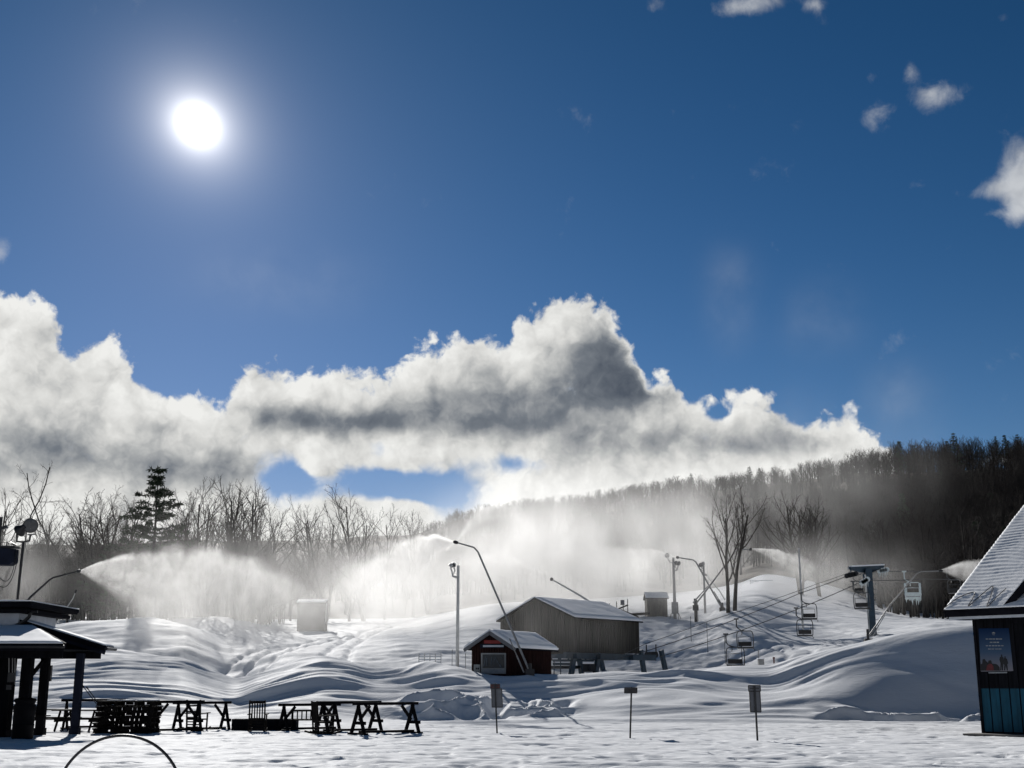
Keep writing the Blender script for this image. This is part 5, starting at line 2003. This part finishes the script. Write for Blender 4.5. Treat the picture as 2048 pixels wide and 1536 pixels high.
def tree_meshes(kind, H, r, seed, stems=1, spread=0.0, depth=3, mat='bark', twig='twig'):
    rnd = random.Random(seed)
    A, B = MB(), MB()
    for k in range(stems):
        a = 2 * math.pi * (k + rnd.uniform(-.2, .2)) / max(stems, 1)
        off = Vector((math.cos(a), math.sin(a), 0)) * (0.25 * spread)
        dr = Vector((math.cos(a) * spread * .5, math.sin(a) * spread * .5, 1.0)) if stems > 1 else Vector((rnd.uniform(-.05, .05), rnd.uniform(-.05, .05), 1))
        limb((A, B), off + Vector((0, 0, -.5)), dr, H * rnd.uniform(.86, 1.0) * .93, r * rnd.uniform(.75, 1.0), 0, depth, rnd, SPEC[kind], None)
    return A, B


def tree(name, label, x, y, z, meshes, rz=0.0, group=None, mats=('bark', 'twig'), s=1.0):
    o = thing(name, label, 'tree', (x, y, z), rz, group)
    a = meshes[0].build('trunk', mats[0], o, local=True, smooth=True)
    b = meshes[1].build('crown', mats[1], o, local=True)
    o.scale = (s, s, s)
    return o


def place_tree(px, row_top, d, meshes, label, base_px=None, **kw):
    """Tree whose top shows at (px, row_top) at distance d."""
    t = at(px, row_top, d)
    bx = t.x if base_px is None else at(base_px, 1200, d).x
    g = ground_z(bx, d)
    top = max(max(v[2] for v in meshes[0].v), max(v[2] for v in meshes[1].v))
    o = tree('bare_tree', label, bx, d, g, meshes, s=(t.z - g) / top, **kw)
    if base_px is not None:                             # leans so that its top stands where it should
        q = Quaternion((0, 1, 0), math.atan2(t.x - bx, t.z - g)) @ o.rotation_euler.to_quaternion()
        o.rotation_euler = q.to_euler()
    return o


def pine_meshes(H, r, seed, bare=0.30, layers=22, width=0.20, ragged=0.35, dense=22):
    rnd = random.Random(seed)
    A, B = MB(), MB()
    A.tube([(0, 0, -.6), (0.05, 0, H * .4), (0, .04, H * .75), (0, 0, H * .99)], [r, r * .75, r * .4, .02], 7)
    for k in range(layers):
        u = (k + rnd.uniform(0, .6)) / layers
        z = H * (bare + (1 - bare) * u)
        n = 5 if u < .8 else 4
        for q in range(n):
            a = 2 * math.pi * q / n + rnd.uniform(-.5, .5) + k
            prof = (1 - u)**.75 * (0.35 + 0.65 * min(1, u / .18))
            L = H * width * (prof + .07) * rnd.uniform(1 - ragged, 1 + ragged)
            e = Vector((math.cos(a), math.sin(a), rnd.uniform(.05, .32)))
            p = Vector((0, 0, z))
            tip = p + e * L
            A.tube([p, p + e * L * .55, tip], [r * .16 * (1.1 - u), r * .1, .012], 4)
            nc = max(3, int(L / 0.30))
            for c in range(nc):
                w_ = (c + 1) / nc
                if w_ < .25 and rnd.random() < .6:
                    continue
                cpt = p.lerp(tip, w_) + Vector((rnd.gauss(0, .10), rnd.gauss(0, .10), rnd.gauss(0, .06)))
                R0 = (0.24 + 0.20 * w_) * (H / 14)
                for t in range(dense):
                    v = Vector((rnd.gauss(0, 1), rnd.gauss(0, 1), rnd.gauss(0, .55))).normalized() * R0 * rnd.uniform(.3, 1.15)
                    q0 = cpt + v * .35
                    s = v.orthogonal().normalized() * R0 * .15
                    s.rotate(Quaternion(v.normalized(), rnd.uniform(0, 6.28)))
                    B.add([q0 - s, q0 + s, cpt + v * 1.1], [(0, 1, 2)])
    return A, B


# -- prototypes for the woods (shared mesh data)
WOOD = []
for k in range(7):
    WOOD.append(tree_meshes('wood', 15.0, 0.20, 100 + k))
for k in range(3):
    WOOD.append(tree_meshes('broad', 13.0, 0.24, 200 + k, depth=3))
PINES = [pine_meshes(16.0, .2, 300, .12, 24, .20), pine_meshes(15.0, .2, 301, .10, 24, .17)]
proto_mesh = []
for k, (A, B) in enumerate(WOOD + PINES):
    pr = []
    for mb, nm, mt in ((A, 'trunk', 'dark_bark'), (B, 'crown', 'twig' if k < len(WOOD) else 'needles')):
        me = bpy.data.meshes.new(nm)
        me.from_pydata(mb.v, [], mb.f)
        me.materials.append(MATS[mt])
        pr.append(me)
    proto_mesh.append(pr)

# -- where the woods stand
rw = np.random.default_rng(11)
cand = []


def scatter(n, px0, px1, d0, d1, keep, hmin, hmax):
    """Random places, even over the ground, kept where keep(px, d) says so."""
    d = np.sqrt(rw.uniform(d0**2, d1**2, n))
    px = rw.uniform(px0, px1, n)
    ok = keep(px, d)
    px, d = px[ok], d[ok]
    h = rw.uniform(hmin, hmax, len(d))
    for a, b, c in zip(px, d, h):
        cand.append((a, b, c))


# the dark slope at the right
scatter(1500, 1480, 2160, 128, 380, lambda p, d: d > np.interp(p, [1480, 1600, 1700, 1780, 1830, 2160], [240, 232, 222, 175, 140, 130]), 9.0, 14.0)
scatter(3300, 840, 2160, 330, 800, lambda p, d: d < E_D(p) + 25, 9, 14)
# row along the ridge
for p in np.arange(880, 2150, 5.0):
    cand.append((p + rw.uniform(-3, 3), float(E_D(p)) + rw.uniform(-25, 6), rw.uniform(7, 13)))
# the hill in the mist, middle and left
scatter(700, 560, 1500, 225, 420, lambda p, d: d > 225, 9, 13)
scatter(520, -90, 640, 158, 330, lambda p, d: d > np.interp(p, [-90, 250, 560, 640], [158, 158, 190, 230]), 8, 12.5)
scatter(230, -60, 575, 150, 185, lambda p, d: d > 150, 7.5, 10.5)
scatter(400, -90, 900, 320, 640, lambda p, d: d < 620, 8, 13)
# the same woods go on beyond both edges of the picture
scatter(260, -640, -90, 158, 420, lambda p, d: d > 0, 8, 12.5)
scatter(300, -640, -90, 420, 640, lambda p, d: d > 0, 8, 13)
scatter(420, 2160, 2900, 130, 480, lambda p, d: d > 0, 9, 14)
cand = np.array(cand)
cand[:, 2] *= np.where((cand[:, 0] > 540) & (cand[:, 0] < 900), .78, 1.0)
cand[:, 2] *= np.where(cand[:, 1] > 330, np.interp(cand[:, 0], [820, 1000, 1500, 1700, 1820], [.45, .66, .70, .74, 1.0]), 1.0)
cx = (cand[:, 0] - 1024) / PXK * cand[:, 1]
cyy = cand[:, 1]
cpx = np.clip(cand[:, 0], -300, 2400)
cz = base_height(cpx, cand[:, 1])
cz = cz + relief(cx, cyy, cpx, cand[:, 1]) - 0.15
kind = rw.integers(0, len(WOOD), len(cand))
ridge = (cand[:, 1] > E_D(cand[:, 0]) - 90) & (cand[:, 0] > 1450)
kind[ridge & (rw.random(len(cand)) < 0.02)] = len(WOOD)
kind[(rw.random(len(cand)) < 0.006) & (cand[:, 0] > 1250)] = len(WOOD) + 1
far_ = (cand[:, 1] > 300) & (kind < len(WOOD)) & (rw.random(len(cand)) < .88)
kind[far_] = rw.integers(7, 10, int(far_.sum()))
hproto = np.array([max(max(v[2] for v in A.v), max(v[2] for v in B.v)) for A, B in WOOD + PINES])
scl = cand[:, 2] / hproto[kind]
scl = np.where(kind >= len(WOOD), scl * 1.2, scl)
rot = rw.uniform(0, 6.283, len(cand))
size = cand[:, 2] / cand[:, 1]
inview = (cand[:, 0] > -20) & (cand[:, 0] < 2070)
order = np.argsort(-size * inview)
single = np.zeros(len(cand), bool)
single[order[:235]] = True


MARKS = ((-100, 'behind the pavilion floodlight'), (110, 'behind the first snow lance'), (215, 'left of the tall pine'), (330, 'below the tall pine'), (400, 'behind the broad bare clump'),
         (520, 'behind the left spray'), (600, 'above the pale shed'), (700, 'above the pale shed, right side'), (860, 'behind the tall lance spray'), (1100, 'above the lift shed roof'), (1290, 'above the small cabin'),
         (1420, 'behind the pair of tall bare trees'), (1560, 'behind the bushy multi-stemmed tree'), (1680, 'left of the lift tower top'), (1740, 'behind the lift tower'), (1790, 'behind the iced lift chair'),
         (1850, 'behind the shining snow lance'), (1920, 'above the hut roof edge'), (1990, 'behind the hut roof'))


def region_label(px, d, k):
    mark = [m_ for x_, m_ in MARKS if x_ <= px][-1]
    row = 'front row ' if d < 150 else 'second row ' if d < 172 else 'rear '
    if k >= len(WOOD):
        return ('%sdark evergreen tree in the woods %s' % (row, mark), 'evergreens in the woods')
    if px < 700:
        return ('%sbare grey tree in the misty wood %s' % (row, mark), 'bare trees of the left wood')
    if px < 1500:
        return ('%sbare tree on the misty hill %s' % (row, mark), 'bare trees of the middle hill')
    return ('%sbare dark tree in the shaded wood %s' % (row, mark), 'bare trees of the right wood')


firsts = {}
for i in np.nonzero(single)[0]:
    k = int(kind[i])
    lb, gr = region_label(cand[i, 0], cand[i, 1], k)
    if k not in firsts:
        o = thing('forest_tree', lb, 'tree', (0, 0, 0), 0, gr)
        for me, nm in zip(proto_mesh[k], ('trunk', 'crown')):
            c = bpy.data.objects.new(nm, me)
            COL.objects.link(c)
            c.parent = o
        firsts[k] = o
    else:
        o = copy_tree(firsts[k], label=lb, group=gr)
    o.location = (cx[i], cyy[i], cz[i])
    o.rotation_euler = (rw.uniform(-.04, .04), rw.uniform(-.04, .04), rot[i])
    o.scale = (scl[i],) * 3


def woods():
    """All remaining trees of the woods: one object, copies of the same trees on points."""
    idx = np.nonzero(~single)[0]
    me = bpy.data.meshes.new('woods')
    me.vertices.add(len(idx))
    me.vertices.foreach_set('co', np.stack([cx[idx], cyy[idx], cz[idx]], -1).astype(np.float32).ravel())
    for nm, tp, val in (('kind_no', 'INT', kind[idx].astype(np.int32)), ('size', 'FLOAT', scl[idx].astype(np.float32)), ('turn', 'FLOAT', rot[idx].astype(np.float32))):
        at_ = me.attributes.new(nm, tp, 'POINT')
        at_.data.foreach_set('value', val)
    o = bpy.data.objects.new('woods', me)
    COL.objects.link(o)
    o['kind'] = 'stuff'
    o['label'] = 'mass of bare trees covering the hill'
    ng = bpy.data.node_groups.new('woods', 'GeometryNodeTree')
    ng.interface.new_socket('Geometry', in_out='INPUT', socket_type='NodeSocketGeometry')
    ng.interface.new_socket('Geometry', in_out='OUTPUT', socket_type='NodeSocketGeometry')
    N = ng.nodes
    gi, go = N.new('NodeGroupInput'), N.new('NodeGroupOutput')
    join = N.new('GeometryNodeJoinGeometry')

    def attr(nm, tp):
        n = N.new('GeometryNodeInputNamedAttribute')
        n.data_type = tp
        n.inputs['Name'].default_value = nm
        return n.outputs[0]
    kn, sz, tn = attr('kind_no', 'INT'), attr('size', 'FLOAT'), attr('turn', 'FLOAT')
    cxyz = N.new('ShaderNodeCombineXYZ')
    ng.links.new(tn, cxyz.inputs[2])
    for k in firsts:
        cmp_ = N.new('FunctionNodeCompare')
        cmp_.data_type, cmp_.operation = 'INT', 'EQUAL'
        ng.links.new(kn, cmp_.inputs[2])
        cmp_.inputs[3].default_value = k
        for ch in firsts[k].children:
            oi = N.new('GeometryNodeObjectInfo')
            oi.transform_space = 'ORIGINAL'
            oi.inputs['Object'].default_value = ch
            oi.inputs['As Instance'].default_value = False
            ip = N.new('GeometryNodeInstanceOnPoints')
            ng.links.new(gi.outputs[0], ip.inputs['Points'])
            ng.links.new(cmp_.outputs[0], ip.inputs['Selection'])
            ng.links.new(oi.outputs['Geometry'], ip.inputs['Instance'])
            ng.links.new(cxyz.outputs[0], ip.inputs['Rotation'])
            ng.links.new(sz, ip.inputs['Scale'])
            ng.links.new(ip.outputs[0], join.inputs[0])
    ng.links.new(join.outputs[0], go.inputs[0])
    md = o.modifiers.new('woods', 'NODES')
    md.node_group = ng


missing = [k for k in range(len(WOOD) + len(PINES)) if k not in firsts]
for k in missing:
    kind[kind == k] = next(iter(firsts))
woods()

# -- trees one can tell apart
place_tree(1437, 970, 118.0, tree_meshes('sparse', 15, .36, 21, depth=4), 'tall bare tree, left trunk of the pair standing on a snow mound mid slope', base_px=1455, rz=.4)
place_tree(1487, 968, 119.0, tree_meshes('sparse', 15, .28, 25, depth=4), 'tall bare tree, right slimmer trunk of the pair on the snow mound', base_px=1469, rz=1.9)
place_tree(1590, 974, 165.0, tree_meshes('broad', 15, .30, 31, stems=3, spread=.34), 'bushy bare tree with several stems at the dark wood edge right of the pair', rz=.2)
place_tree(1628, 984, 172.0, tree_meshes('broad', 15, .28, 33, stems=2, spread=.3), 'bare multi-stemmed tree just behind the bushy bare tree', rz=1.2)
place_tree(72, 938, 150.0, tree_meshes('crooked', 15, .12, 41), 'crooked thin bare tree, left of two tall ones above the floodlight', rz=.3)
place_tree(160, 928, 148.0, tree_meshes('crooked', 15, .11, 47), 'crooked thin bare tree leaning right, tall above the snow lance', rz=2.2)
place_tree(112, 985, 152.0, tree_meshes('shrub', 13, .18, 51, stems=2, spread=.2), 'vine-covered bare tree between the two crooked tall trees')
place_tree(20, 968, 156.0, tree_meshes('broad', 13, .22, 53), 'pale bare tree at the far left edge of the picture')
for i, (px, row, d, sd, lb) in enumerate((
        (186, 975, 150, 61, 'bare tree, first of the dark thicket left of the tall pine'), (206, 985, 152, 62, 'bare tree, second of the dark thicket left of the tall pine'),
        (228, 978, 149, 63, 'bare tree in the middle of the thicket left of the tall pine'), (247, 968, 151, 64, 'taller bare tree of the thicket left of the tall pine'),
        (268, 982, 150, 65, 'bare tree of the thicket touching the tall pine'), (356, 985, 152, 66, 'bare tree just right of the tall pine'),
        (385, 968, 154, 67, 'slim bare tree between the tall pine and the broad bare clump'))):
    place_tree(px, row, d, tree_meshes('shrub', 13, .15, sd, stems=2, spread=.16), lb, group='thicket round the tall pine', mats=('dark_bark', 'twig'))
place_tree(425, 948, 146.0, tree_meshes('broad', 14, .22, 71, stems=3, spread=.42), 'broad bare clump of stems right of the tall pine, left half', mats=('dark_bark', 'twig'))
place_tree(492, 942, 147.0, tree_meshes('broad', 14, .24, 73, stems=3, spread=.46), 'broad bare clump of stems right of the tall pine, right half', mats=('dark_bark', 'twig'), rz=1.0)
place_tree(540, 985, 160.0, tree_meshes('shrub', 13, .16, 75, stems=3, spread=.4), 'low bare shrub at the right foot of the broad bare clump')
for i, (px, row, d, sd, lb) in enumerate((
        (625, 1003, 200, 81, 'bare tree above the pale shed'), (660, 990, 196, 82, 'wide bare tree left of the spiky topped tree'), (706, 968, 194, 83, 'spiky topped bare tree, tallest against the low white clouds'),
        (735, 985, 197, 84, 'bare tree just right of the spiky topped one'), (775, 1006, 205, 85, 'bare tree left of the blue gap end'), (830, 1012, 215, 86, 'small bare tree where the hill line begins'),
        (590, 1015, 205, 87, 'low bare tree between the broad clump and the pale shed'), (860, 1022, 220, 88, 'smallest bare tree at the foot of the rising hill line'))):
    place_tree(px, row, d, tree_meshes('broad', 14, .20, sd, stems=1 + i % 2, spread=.2), lb, group='bare trees along the low skyline', rz=i)


def place_pine(px, row_top, d, meshes, label, nm='pine_tree', **kw):
    t = at(px, row_top, d)
    g = ground_z(t.x, d)
    top = max(v[2] for v in meshes[1].v)
    return tree(nm, label, t.x, d, g, meshes, s=(t.z - g) / top, mats=('dark_bark', 'needles'), **kw)


place_pine(318, 931, 145.0, pine_meshes(15, .22, 98, .30, 17, .185, .75, 44), 'tall dark ragged pine standing out in the left tree row')
place_pine(322, 1068, 143.0, pine_meshes(9, .2, 92, .03, 16, .34), 'dark low evergreen at the foot of the tall pine', 'evergreen_bush')
place_pine(270, 1078, 144.0, pine_meshes(9, .2, 93, .03, 16, .40), 'dark spreading evergreen left of the pine foot', 'evergreen_bush')
place_pine(222, 1084, 146.0, pine_meshes(9, .2, 94, .03, 16, .40), 'dark evergreen at the left end of the low evergreen row', 'evergreen_bush')
for i, (px, row, d, wd, lb) in enumerate(((1906, 866, 440, .22, 'big dense evergreen highest on the right ridge'), (1828, 890, 455, .22, 'rounded evergreen left of the highest ridge evergreen'), (1990, 872, 450, .17, 'slim evergreen right of the highest ridge evergreen'),
                                         (2034, 868, 455, .20, 'evergreen on the ridge at the right edge'), (2015, 880, 440, .2, 'lower evergreen between the two right edge ridge trees'),
                                         (1382, 946, 680, .22, 'single pointed evergreen on the middle of the ridge'), (1498, 932, 640, .24, 'pointed evergreen in the mist on the ridge'), (1518, 936, 630, .22, 'second evergreen in the mist on the ridge'),
                                         (1778, 906, 500, .18, 'small pointed evergreen where the clouds meet the ridge'))):
    t = at(px, row, d)
    g = ground_z(t.x, d)
    place_pine(px, row, d, pine_meshes(15, .25, 400 + i, .08, 20, wd, .25), lb, group='evergreens on the ridge')
place_tree(1864, 874, 450.0, tree_meshes('broad', 14, .3, 95), 'round crowned bare tree against blue sky left of the big ridge evergreen', rz=.5)
place_tree(1960, 872, 445.0, tree_meshes('broad', 14, .3, 97), 'bare tree against blue sky right of the big ridge evergreen', rz=1.5)


# ------------------------------------------------------------------ blown snow
def volume_material(name, density, aniso, rate, colour=(0.86, 0.86, 0.86), thin=1.0):
    """density: function of an NT giving a density socket."""
    mt = bpy.data.materials.new(name)
    mt.use_nodes = True
    t = NT(mt.node_tree)
    v = t.n('ShaderNodeVolumePrincipled')
    t.put(v.inputs['Color'], colour)
    v.inputs['Anisotropy'].default_value = aniso
    t.put(v.inputs['Density'], t.m('MULTIPLY', density(t), thin))
    o = t.n('ShaderNodeOutputMaterial')
    t.t.links.new(v.outputs[0], o.inputs['Volume'])
    mt.cycles.volume_step_rate = rate
    MATS[name] = mt
    return mt


def spray(label, px, py, d, yaw, L, a, b, c, e, H, wy, D0, x0=0.8, p=1.25, aniso=0.48, seed=0.0, endf=0.55, rate=0.8, tilt=0.0, sharp=0.16):
    """Jet of snow from a nozzle at a picture point; yaw 0 blows to the right, 90 away. Upper edge z = a x - b x^2, lower edge z = -(c x + e x^2), not below -H."""
    N = at(px, py, d)

    def zt(x):
        return a * x - b * x * x + 0.05

    def zl(x):
        return max(-(c * x + e * x * x) - 0.05, -H)
    m = MB()
    n, k = 14, 10
    vs = []
    for i in range(n + 1):
        x = -0.02 + L * (i / n)**1.5
        hi, lo = zt(x) + 0.05, zl(x) - .05
        if lo > hi - .1:
            lo = hi - .1
        w = 0.06 + wy * 2.0 * x
        for q in range(k):
            an = 2 * math.pi * q / k
            cc, ss = math.cos(an), math.sin(an)
            sx = max(-1, min(1, cc * 1.18))
            sz = max(-1, min(1, ss * 1.18))
            vs.append((x, w * sx, (hi + lo) / 2 + (hi - lo) / 2 * sz))
    fs = [(i * k + q, i * k + (q + 1) % k, (i + 1) * k + (q + 1) % k, (i + 1) * k + q) for i in range(n) for q in range(k)]
    fs += [tuple(range(k))[::-1], tuple(range(n * k, n * k + k))]
    m.add(vs, fs)

    def dens(t):
        P = t.coord('Object')
        x, y, z = t.xyz(P)
        xc = t.m('MAXIMUM', x, 0.0)
        x2 = t.m('MULTIPLY', xc, xc)
        top = t.m('ADD', t.m('SUBTRACT', t.m('MULTIPLY', xc, a), t.m('MULTIPLY', x2, b)), 0.05)
        low = t.m('MAXIMUM', t.m('SUBTRACT', t.m('MULTIPLY', t.m('ADD', t.m('MULTIPLY', xc, c), t.m('MULTIPLY', x2, e)), -1.0), 0.05), -H)
        n1 = t.noise(t.v('ADD', t.v('MULTIPLY', P, (0.85, 0.7, 0.24)), (seed, seed * .7, 0)), 1.0, 3, 0.6, 0.4)
        n2 = t.noise(t.v('ADD', t.v('MULTIPLY', P, (0.42, 0.6, 0.5)), (seed, -seed, 3.0)), 1.0, 4, 0.62, 0.3)
        # ragged upper edge
        top = t.m('SUBTRACT', top, t.m('MULTIPLY', t.m('MULTIPLY', t.m('SUBTRACT', n2, 0.40), t.m('MINIMUM', t.m('MULTIPLY', xc, 0.45), 2.2)), 1.2))
        u = t.m('DIVIDE', t.m('SUBTRACT', z, low), t.m('MAXIMUM', t.m('SUBTRACT', top, low), 0.05))
        prof = t.m('MULTIPLY', t.step(u, 1.0, 1.0 - sharp), t.step(u, 0.0, 0.35))
        prof = t.m('MULTIPLY', prof, t.m('ADD', 0.30, t.m('MULTIPLY', t.m('POWER', t.m('MAXIMUM', u, 0.0), 2.0), 0.9)))
        w = t.m('ADD', 0.05, t.m('MULTIPLY', xc, wy))
        yy = t.m('DIVIDE', y, w)
        g = t.m('POWER', 0.3679, t.m('MULTIPLY', yy, yy))
        dil = t.m('POWER', t.m('ADD', 1.0, t.m('DIVIDE', xc, x0)), -p)
        ef = t.step(x, L * endf, L * 0.98, 1.0, 0.0)
        near = t.step(xc, 0.3, 3.5)
        nn = t.m('ADD', t.step(n1, 0.30, 0.66, 0.25, 1.35), 0.0)
        nn = t.m('ADD', t.m('MULTIPLY', t.m('SUBTRACT', nn, 1.0), near), 1.0)
        n4 = t.noise(t.v('MULTIPLY', P, (1.1, 1.3, 0.9)), 1.3, 3, 0.65, 0.6)
        nn = t.m('MULTIPLY', nn, t.step(n4, 0.32, 0.66, 0.45, 1.5))
        r = t.m('MULTIPLY', t.m('MULTIPLY', prof, g), t.m('MULTIPLY', dil, ef))
        return t.m('MULTIPLY', t.m('MULTIPLY', r, nn), D0)
    mt = volume_material('snow_spray', dens, aniso, rate)
    o = m.build('snow_spray', mt, None)
    o.location = N
    o.rotation_euler = (0, R(-tilt), R(yaw))
    tag(o, label, 'snow spray', 'sprays of made snow')
    return o


spray('large white spray blown right from the lance behind the pavilion roof', 158, 1143, 88.0, 34, 23.0, .62, .037, .62, .038, 7.4, .14, 8.5, seed=1.0, p=1.42, sharp=.10)
spray('white spray thrown left from the tall lance in front of the red hut', 911, 1084.5, 72.0, 126, 15.5, .38, .040, .31, .055, 7.6, .14, 8.0, seed=4.0, p=1.42, sharp=.10)
spray('short white jet shot upward from the tall lance in front of the red hut', 914, 1083, 72.0, 58, 13.0, 1.25, .125, -.62, .06, 2.5, .13, 2.8, seed=7.0, x0=.6)
spray('spray blown right from the lance beside the double bare tree', 1501, 1098, 119.0, 20, 9.0, .20, .05, .28, .06, 4.2, .15, 5.5, seed=9.0)
spray('bright cone of spray behind the hut roof', 1881, 1141, 82.0, 15, 7.5, .42, .03, .42, .01, 3.0, .18, 6.0, seed=12.0, endf=.7)
spray('pale spray blown left from the lance by the floodlight pole', 1355, 1115, 121.0, 165, 16.0, .45, .03, .30, .05, 6.0, .20, 2.6, seed=15.0)
spray('faint spray above the lift shed roof', 1103, 1158, 118.0, 160, 14.0, .8, .05, .25, .06, 5.0, .20, 2.6, seed=18.0)
spray('small white spray among the trees at the top of the ridge', 2035, 925, 425.0, 165, 14.0, .75, .05, .15, .02, 3.0, .25, 1.2, seed=20.0)


def mist(label, x0, x1, y0, y1, z0, z1, dens, rate, aniso=0.35, name='mist'):
    m = MB()
    m.box(((x1 - x0) / 2, (y1 - y0) / 2, (z1 - z0) / 2), (x1 - x0, y1 - y0, z1 - z0))
    mt = volume_material(name, dens, aniso, rate, thin=0.70)
    o = m.build(name, mt, None)
    o.location = (x0, y0, z0)
    o['kind'] = 'stuff'
    o['label'] = label
    return o


def bank(t, size, blobs, seed, streak=(0.16, 0.16, 0.045), lo=0.36, hi=0.68):
    """Sum of soft columns of drifting snow (x, y, z centre and radii in metres, strength), torn by upright streaks."""
    P = t.coord('Object')
    s = None
    for (cx_, cy_, cz_, rx, ry, rz_, k) in blobs:
        q = t.v('MULTIPLY', t.v('SUBTRACT', P, (cx_, cy_, cz_)), (1 / rx, 1 / ry, 1 / rz_))
        g = t.m('MULTIPLY', t.m('POWER', 0.3679, t.v('DOT_PRODUCT', q, q)), k)
        s = g if s is None else t.m('ADD', s, g)
    n1 = t.noise(t.v('ADD', t.v('MULTIPLY', P, streak), (seed, 0, 0)), 1.0, 3, 0.55, 0.3)
    n2 = t.noise(t.v('ADD', t.v('MULTIPLY', P, (0.10, 0.08, 0.09)), (0, seed, 0)), 1.0, 3, 0.55)
    n = t.m('MULTIPLY', t.step(n1, lo, hi, 0.35, 1.45), t.step(n2, 0.36, 0.62, 0.18, 1.6))
    # nothing at the walls of the box
    ins = t.v('MINIMUM', P, t.v('SUBTRACT', size, P))
    ix, iy, iz = t.xyz(ins)
    edge = t.m('MULTIPLY', t.m('MULTIPLY', t.step(ix, 0.0, 4.0), t.step(iy, 0.0, 3.0)), t.step(iz, 0.0, 2.5))
    return t.m('MULTIPLY', t.m('MULTIPLY', s, n), edge)


def mist_px(label, x0, x1, y0, y1, z0, z1, spots, seed, rate, aniso=0.50, streak=(0.16, 0.16, 0.045)):
    """Mist bank; spots are (px, row, distance, radius x, radius y, radius z, strength)."""
    bl = []
    for (px, py, d, rx, ry, rz_, k) in spots:
        q = at(px, py, d)
        bl.append((q.x - x0, q.y - y0, q.z - z0, rx, ry, rz_, k))
    mist(label, x0, x1, y0, y1, z0, z1, lambda t: bank(t, (x1 - x0, y1 - y0, z1 - z0), bl, seed, streak), rate, aniso)


mist_px('drifting snow mist in front of the woods', -72, 62, 106, 152, 1.0, 30.0, [
    (30, 1170, 126, 5, 12, 4.5, .018), (430, 1200, 126, 6, 14, 4.5, .030), (720, 1200, 130, 6, 14, 4.5, .028),
    (850, 1190, 128, 7, 14, 5, .040), (960, 1150, 130, 6, 14, 5, .034), (1080, 1125, 132, 5.0, 14, 5.5, .062), (1200, 1150, 132, 6.5, 14, 4.5, .075), (1300, 1140, 132, 5.5, 14, 5, .070), (1380, 1110, 134, 3.5, 12, 6, .024),
    (1570, 1160, 132, 4, 10, 3.0, .022), (1650, 1165, 132, 6, 10, 2.6, .022), (1720, 1150, 136, 5, 10, 3, .010), (1150, 1070, 136, 7, 12, 4.0, .012)], 2.0, 1.8, streak=(0.30, 0.25, 0.12))
mist_px('far snow mist drifting across the hill', -95, 95, 175, 285, 10.0, 60.0, [
    (1000, 1070, 230, 9, 30, 7, 0.0031), (1120, 1065, 235, 9, 30, 8, 0.0040), (1300, 1075, 235, 11, 30, 9, 0.0037), (1420, 1050, 235, 7, 30, 9, 0.0046), (1545, 1010, 240, 5.5, 30, 11, 0.0068),
    (1610, 1070, 230, 6, 30, 9, 0.0031), (1690, 1110, 225, 7, 25, 6, 0.0028), (700, 1130, 230, 16, 30, 6, 0.0028), (300, 1140, 230, 20, 30, 5, 0.0015), (1650, 985, 250, 8, 30, 7, 0.0040), (1780, 965, 265, 12, 20, 6, 0.0020), (1900, 930, 270, 16, 15, 6, 0.0012)], 5.0, 2.5, streak=(0.14, 0.1, 0.03))
mist_px('snow mist falling between the red hut and the lift shed', -7.5, 9.5, 78.6, 87.4, 1.2, 13.5, [
    (1085, 1250, 83, 1.5, 3, 2.2, .08), (1105, 1290, 83, 2.0, 3, 2.0, .055), (1180, 1260, 84, 2.3, 3, 1.8, .020), (960, 1200, 83, 2.0, 3, 3.0, .04), (1010, 1160, 83, 3, 3, 2.6, .03)], 9.0, 1.0, streak=(0.5, 0.5, 0.10))
mist_px('snow mist falling on the left mounds', -34, -11, 88, 104, 1.5, 13.0, [
    (330, 1225, 95, 3.2, 6, 3.0, .034), (400, 1235, 95, 4.5, 6, 2.8, .034), (500, 1215, 96, 4, 6, 3.2, .018), (640, 1210, 96, 4, 6, 3.6, .014)], 12.0, 1.0, streak=(0.4, 0.4, 0.08))
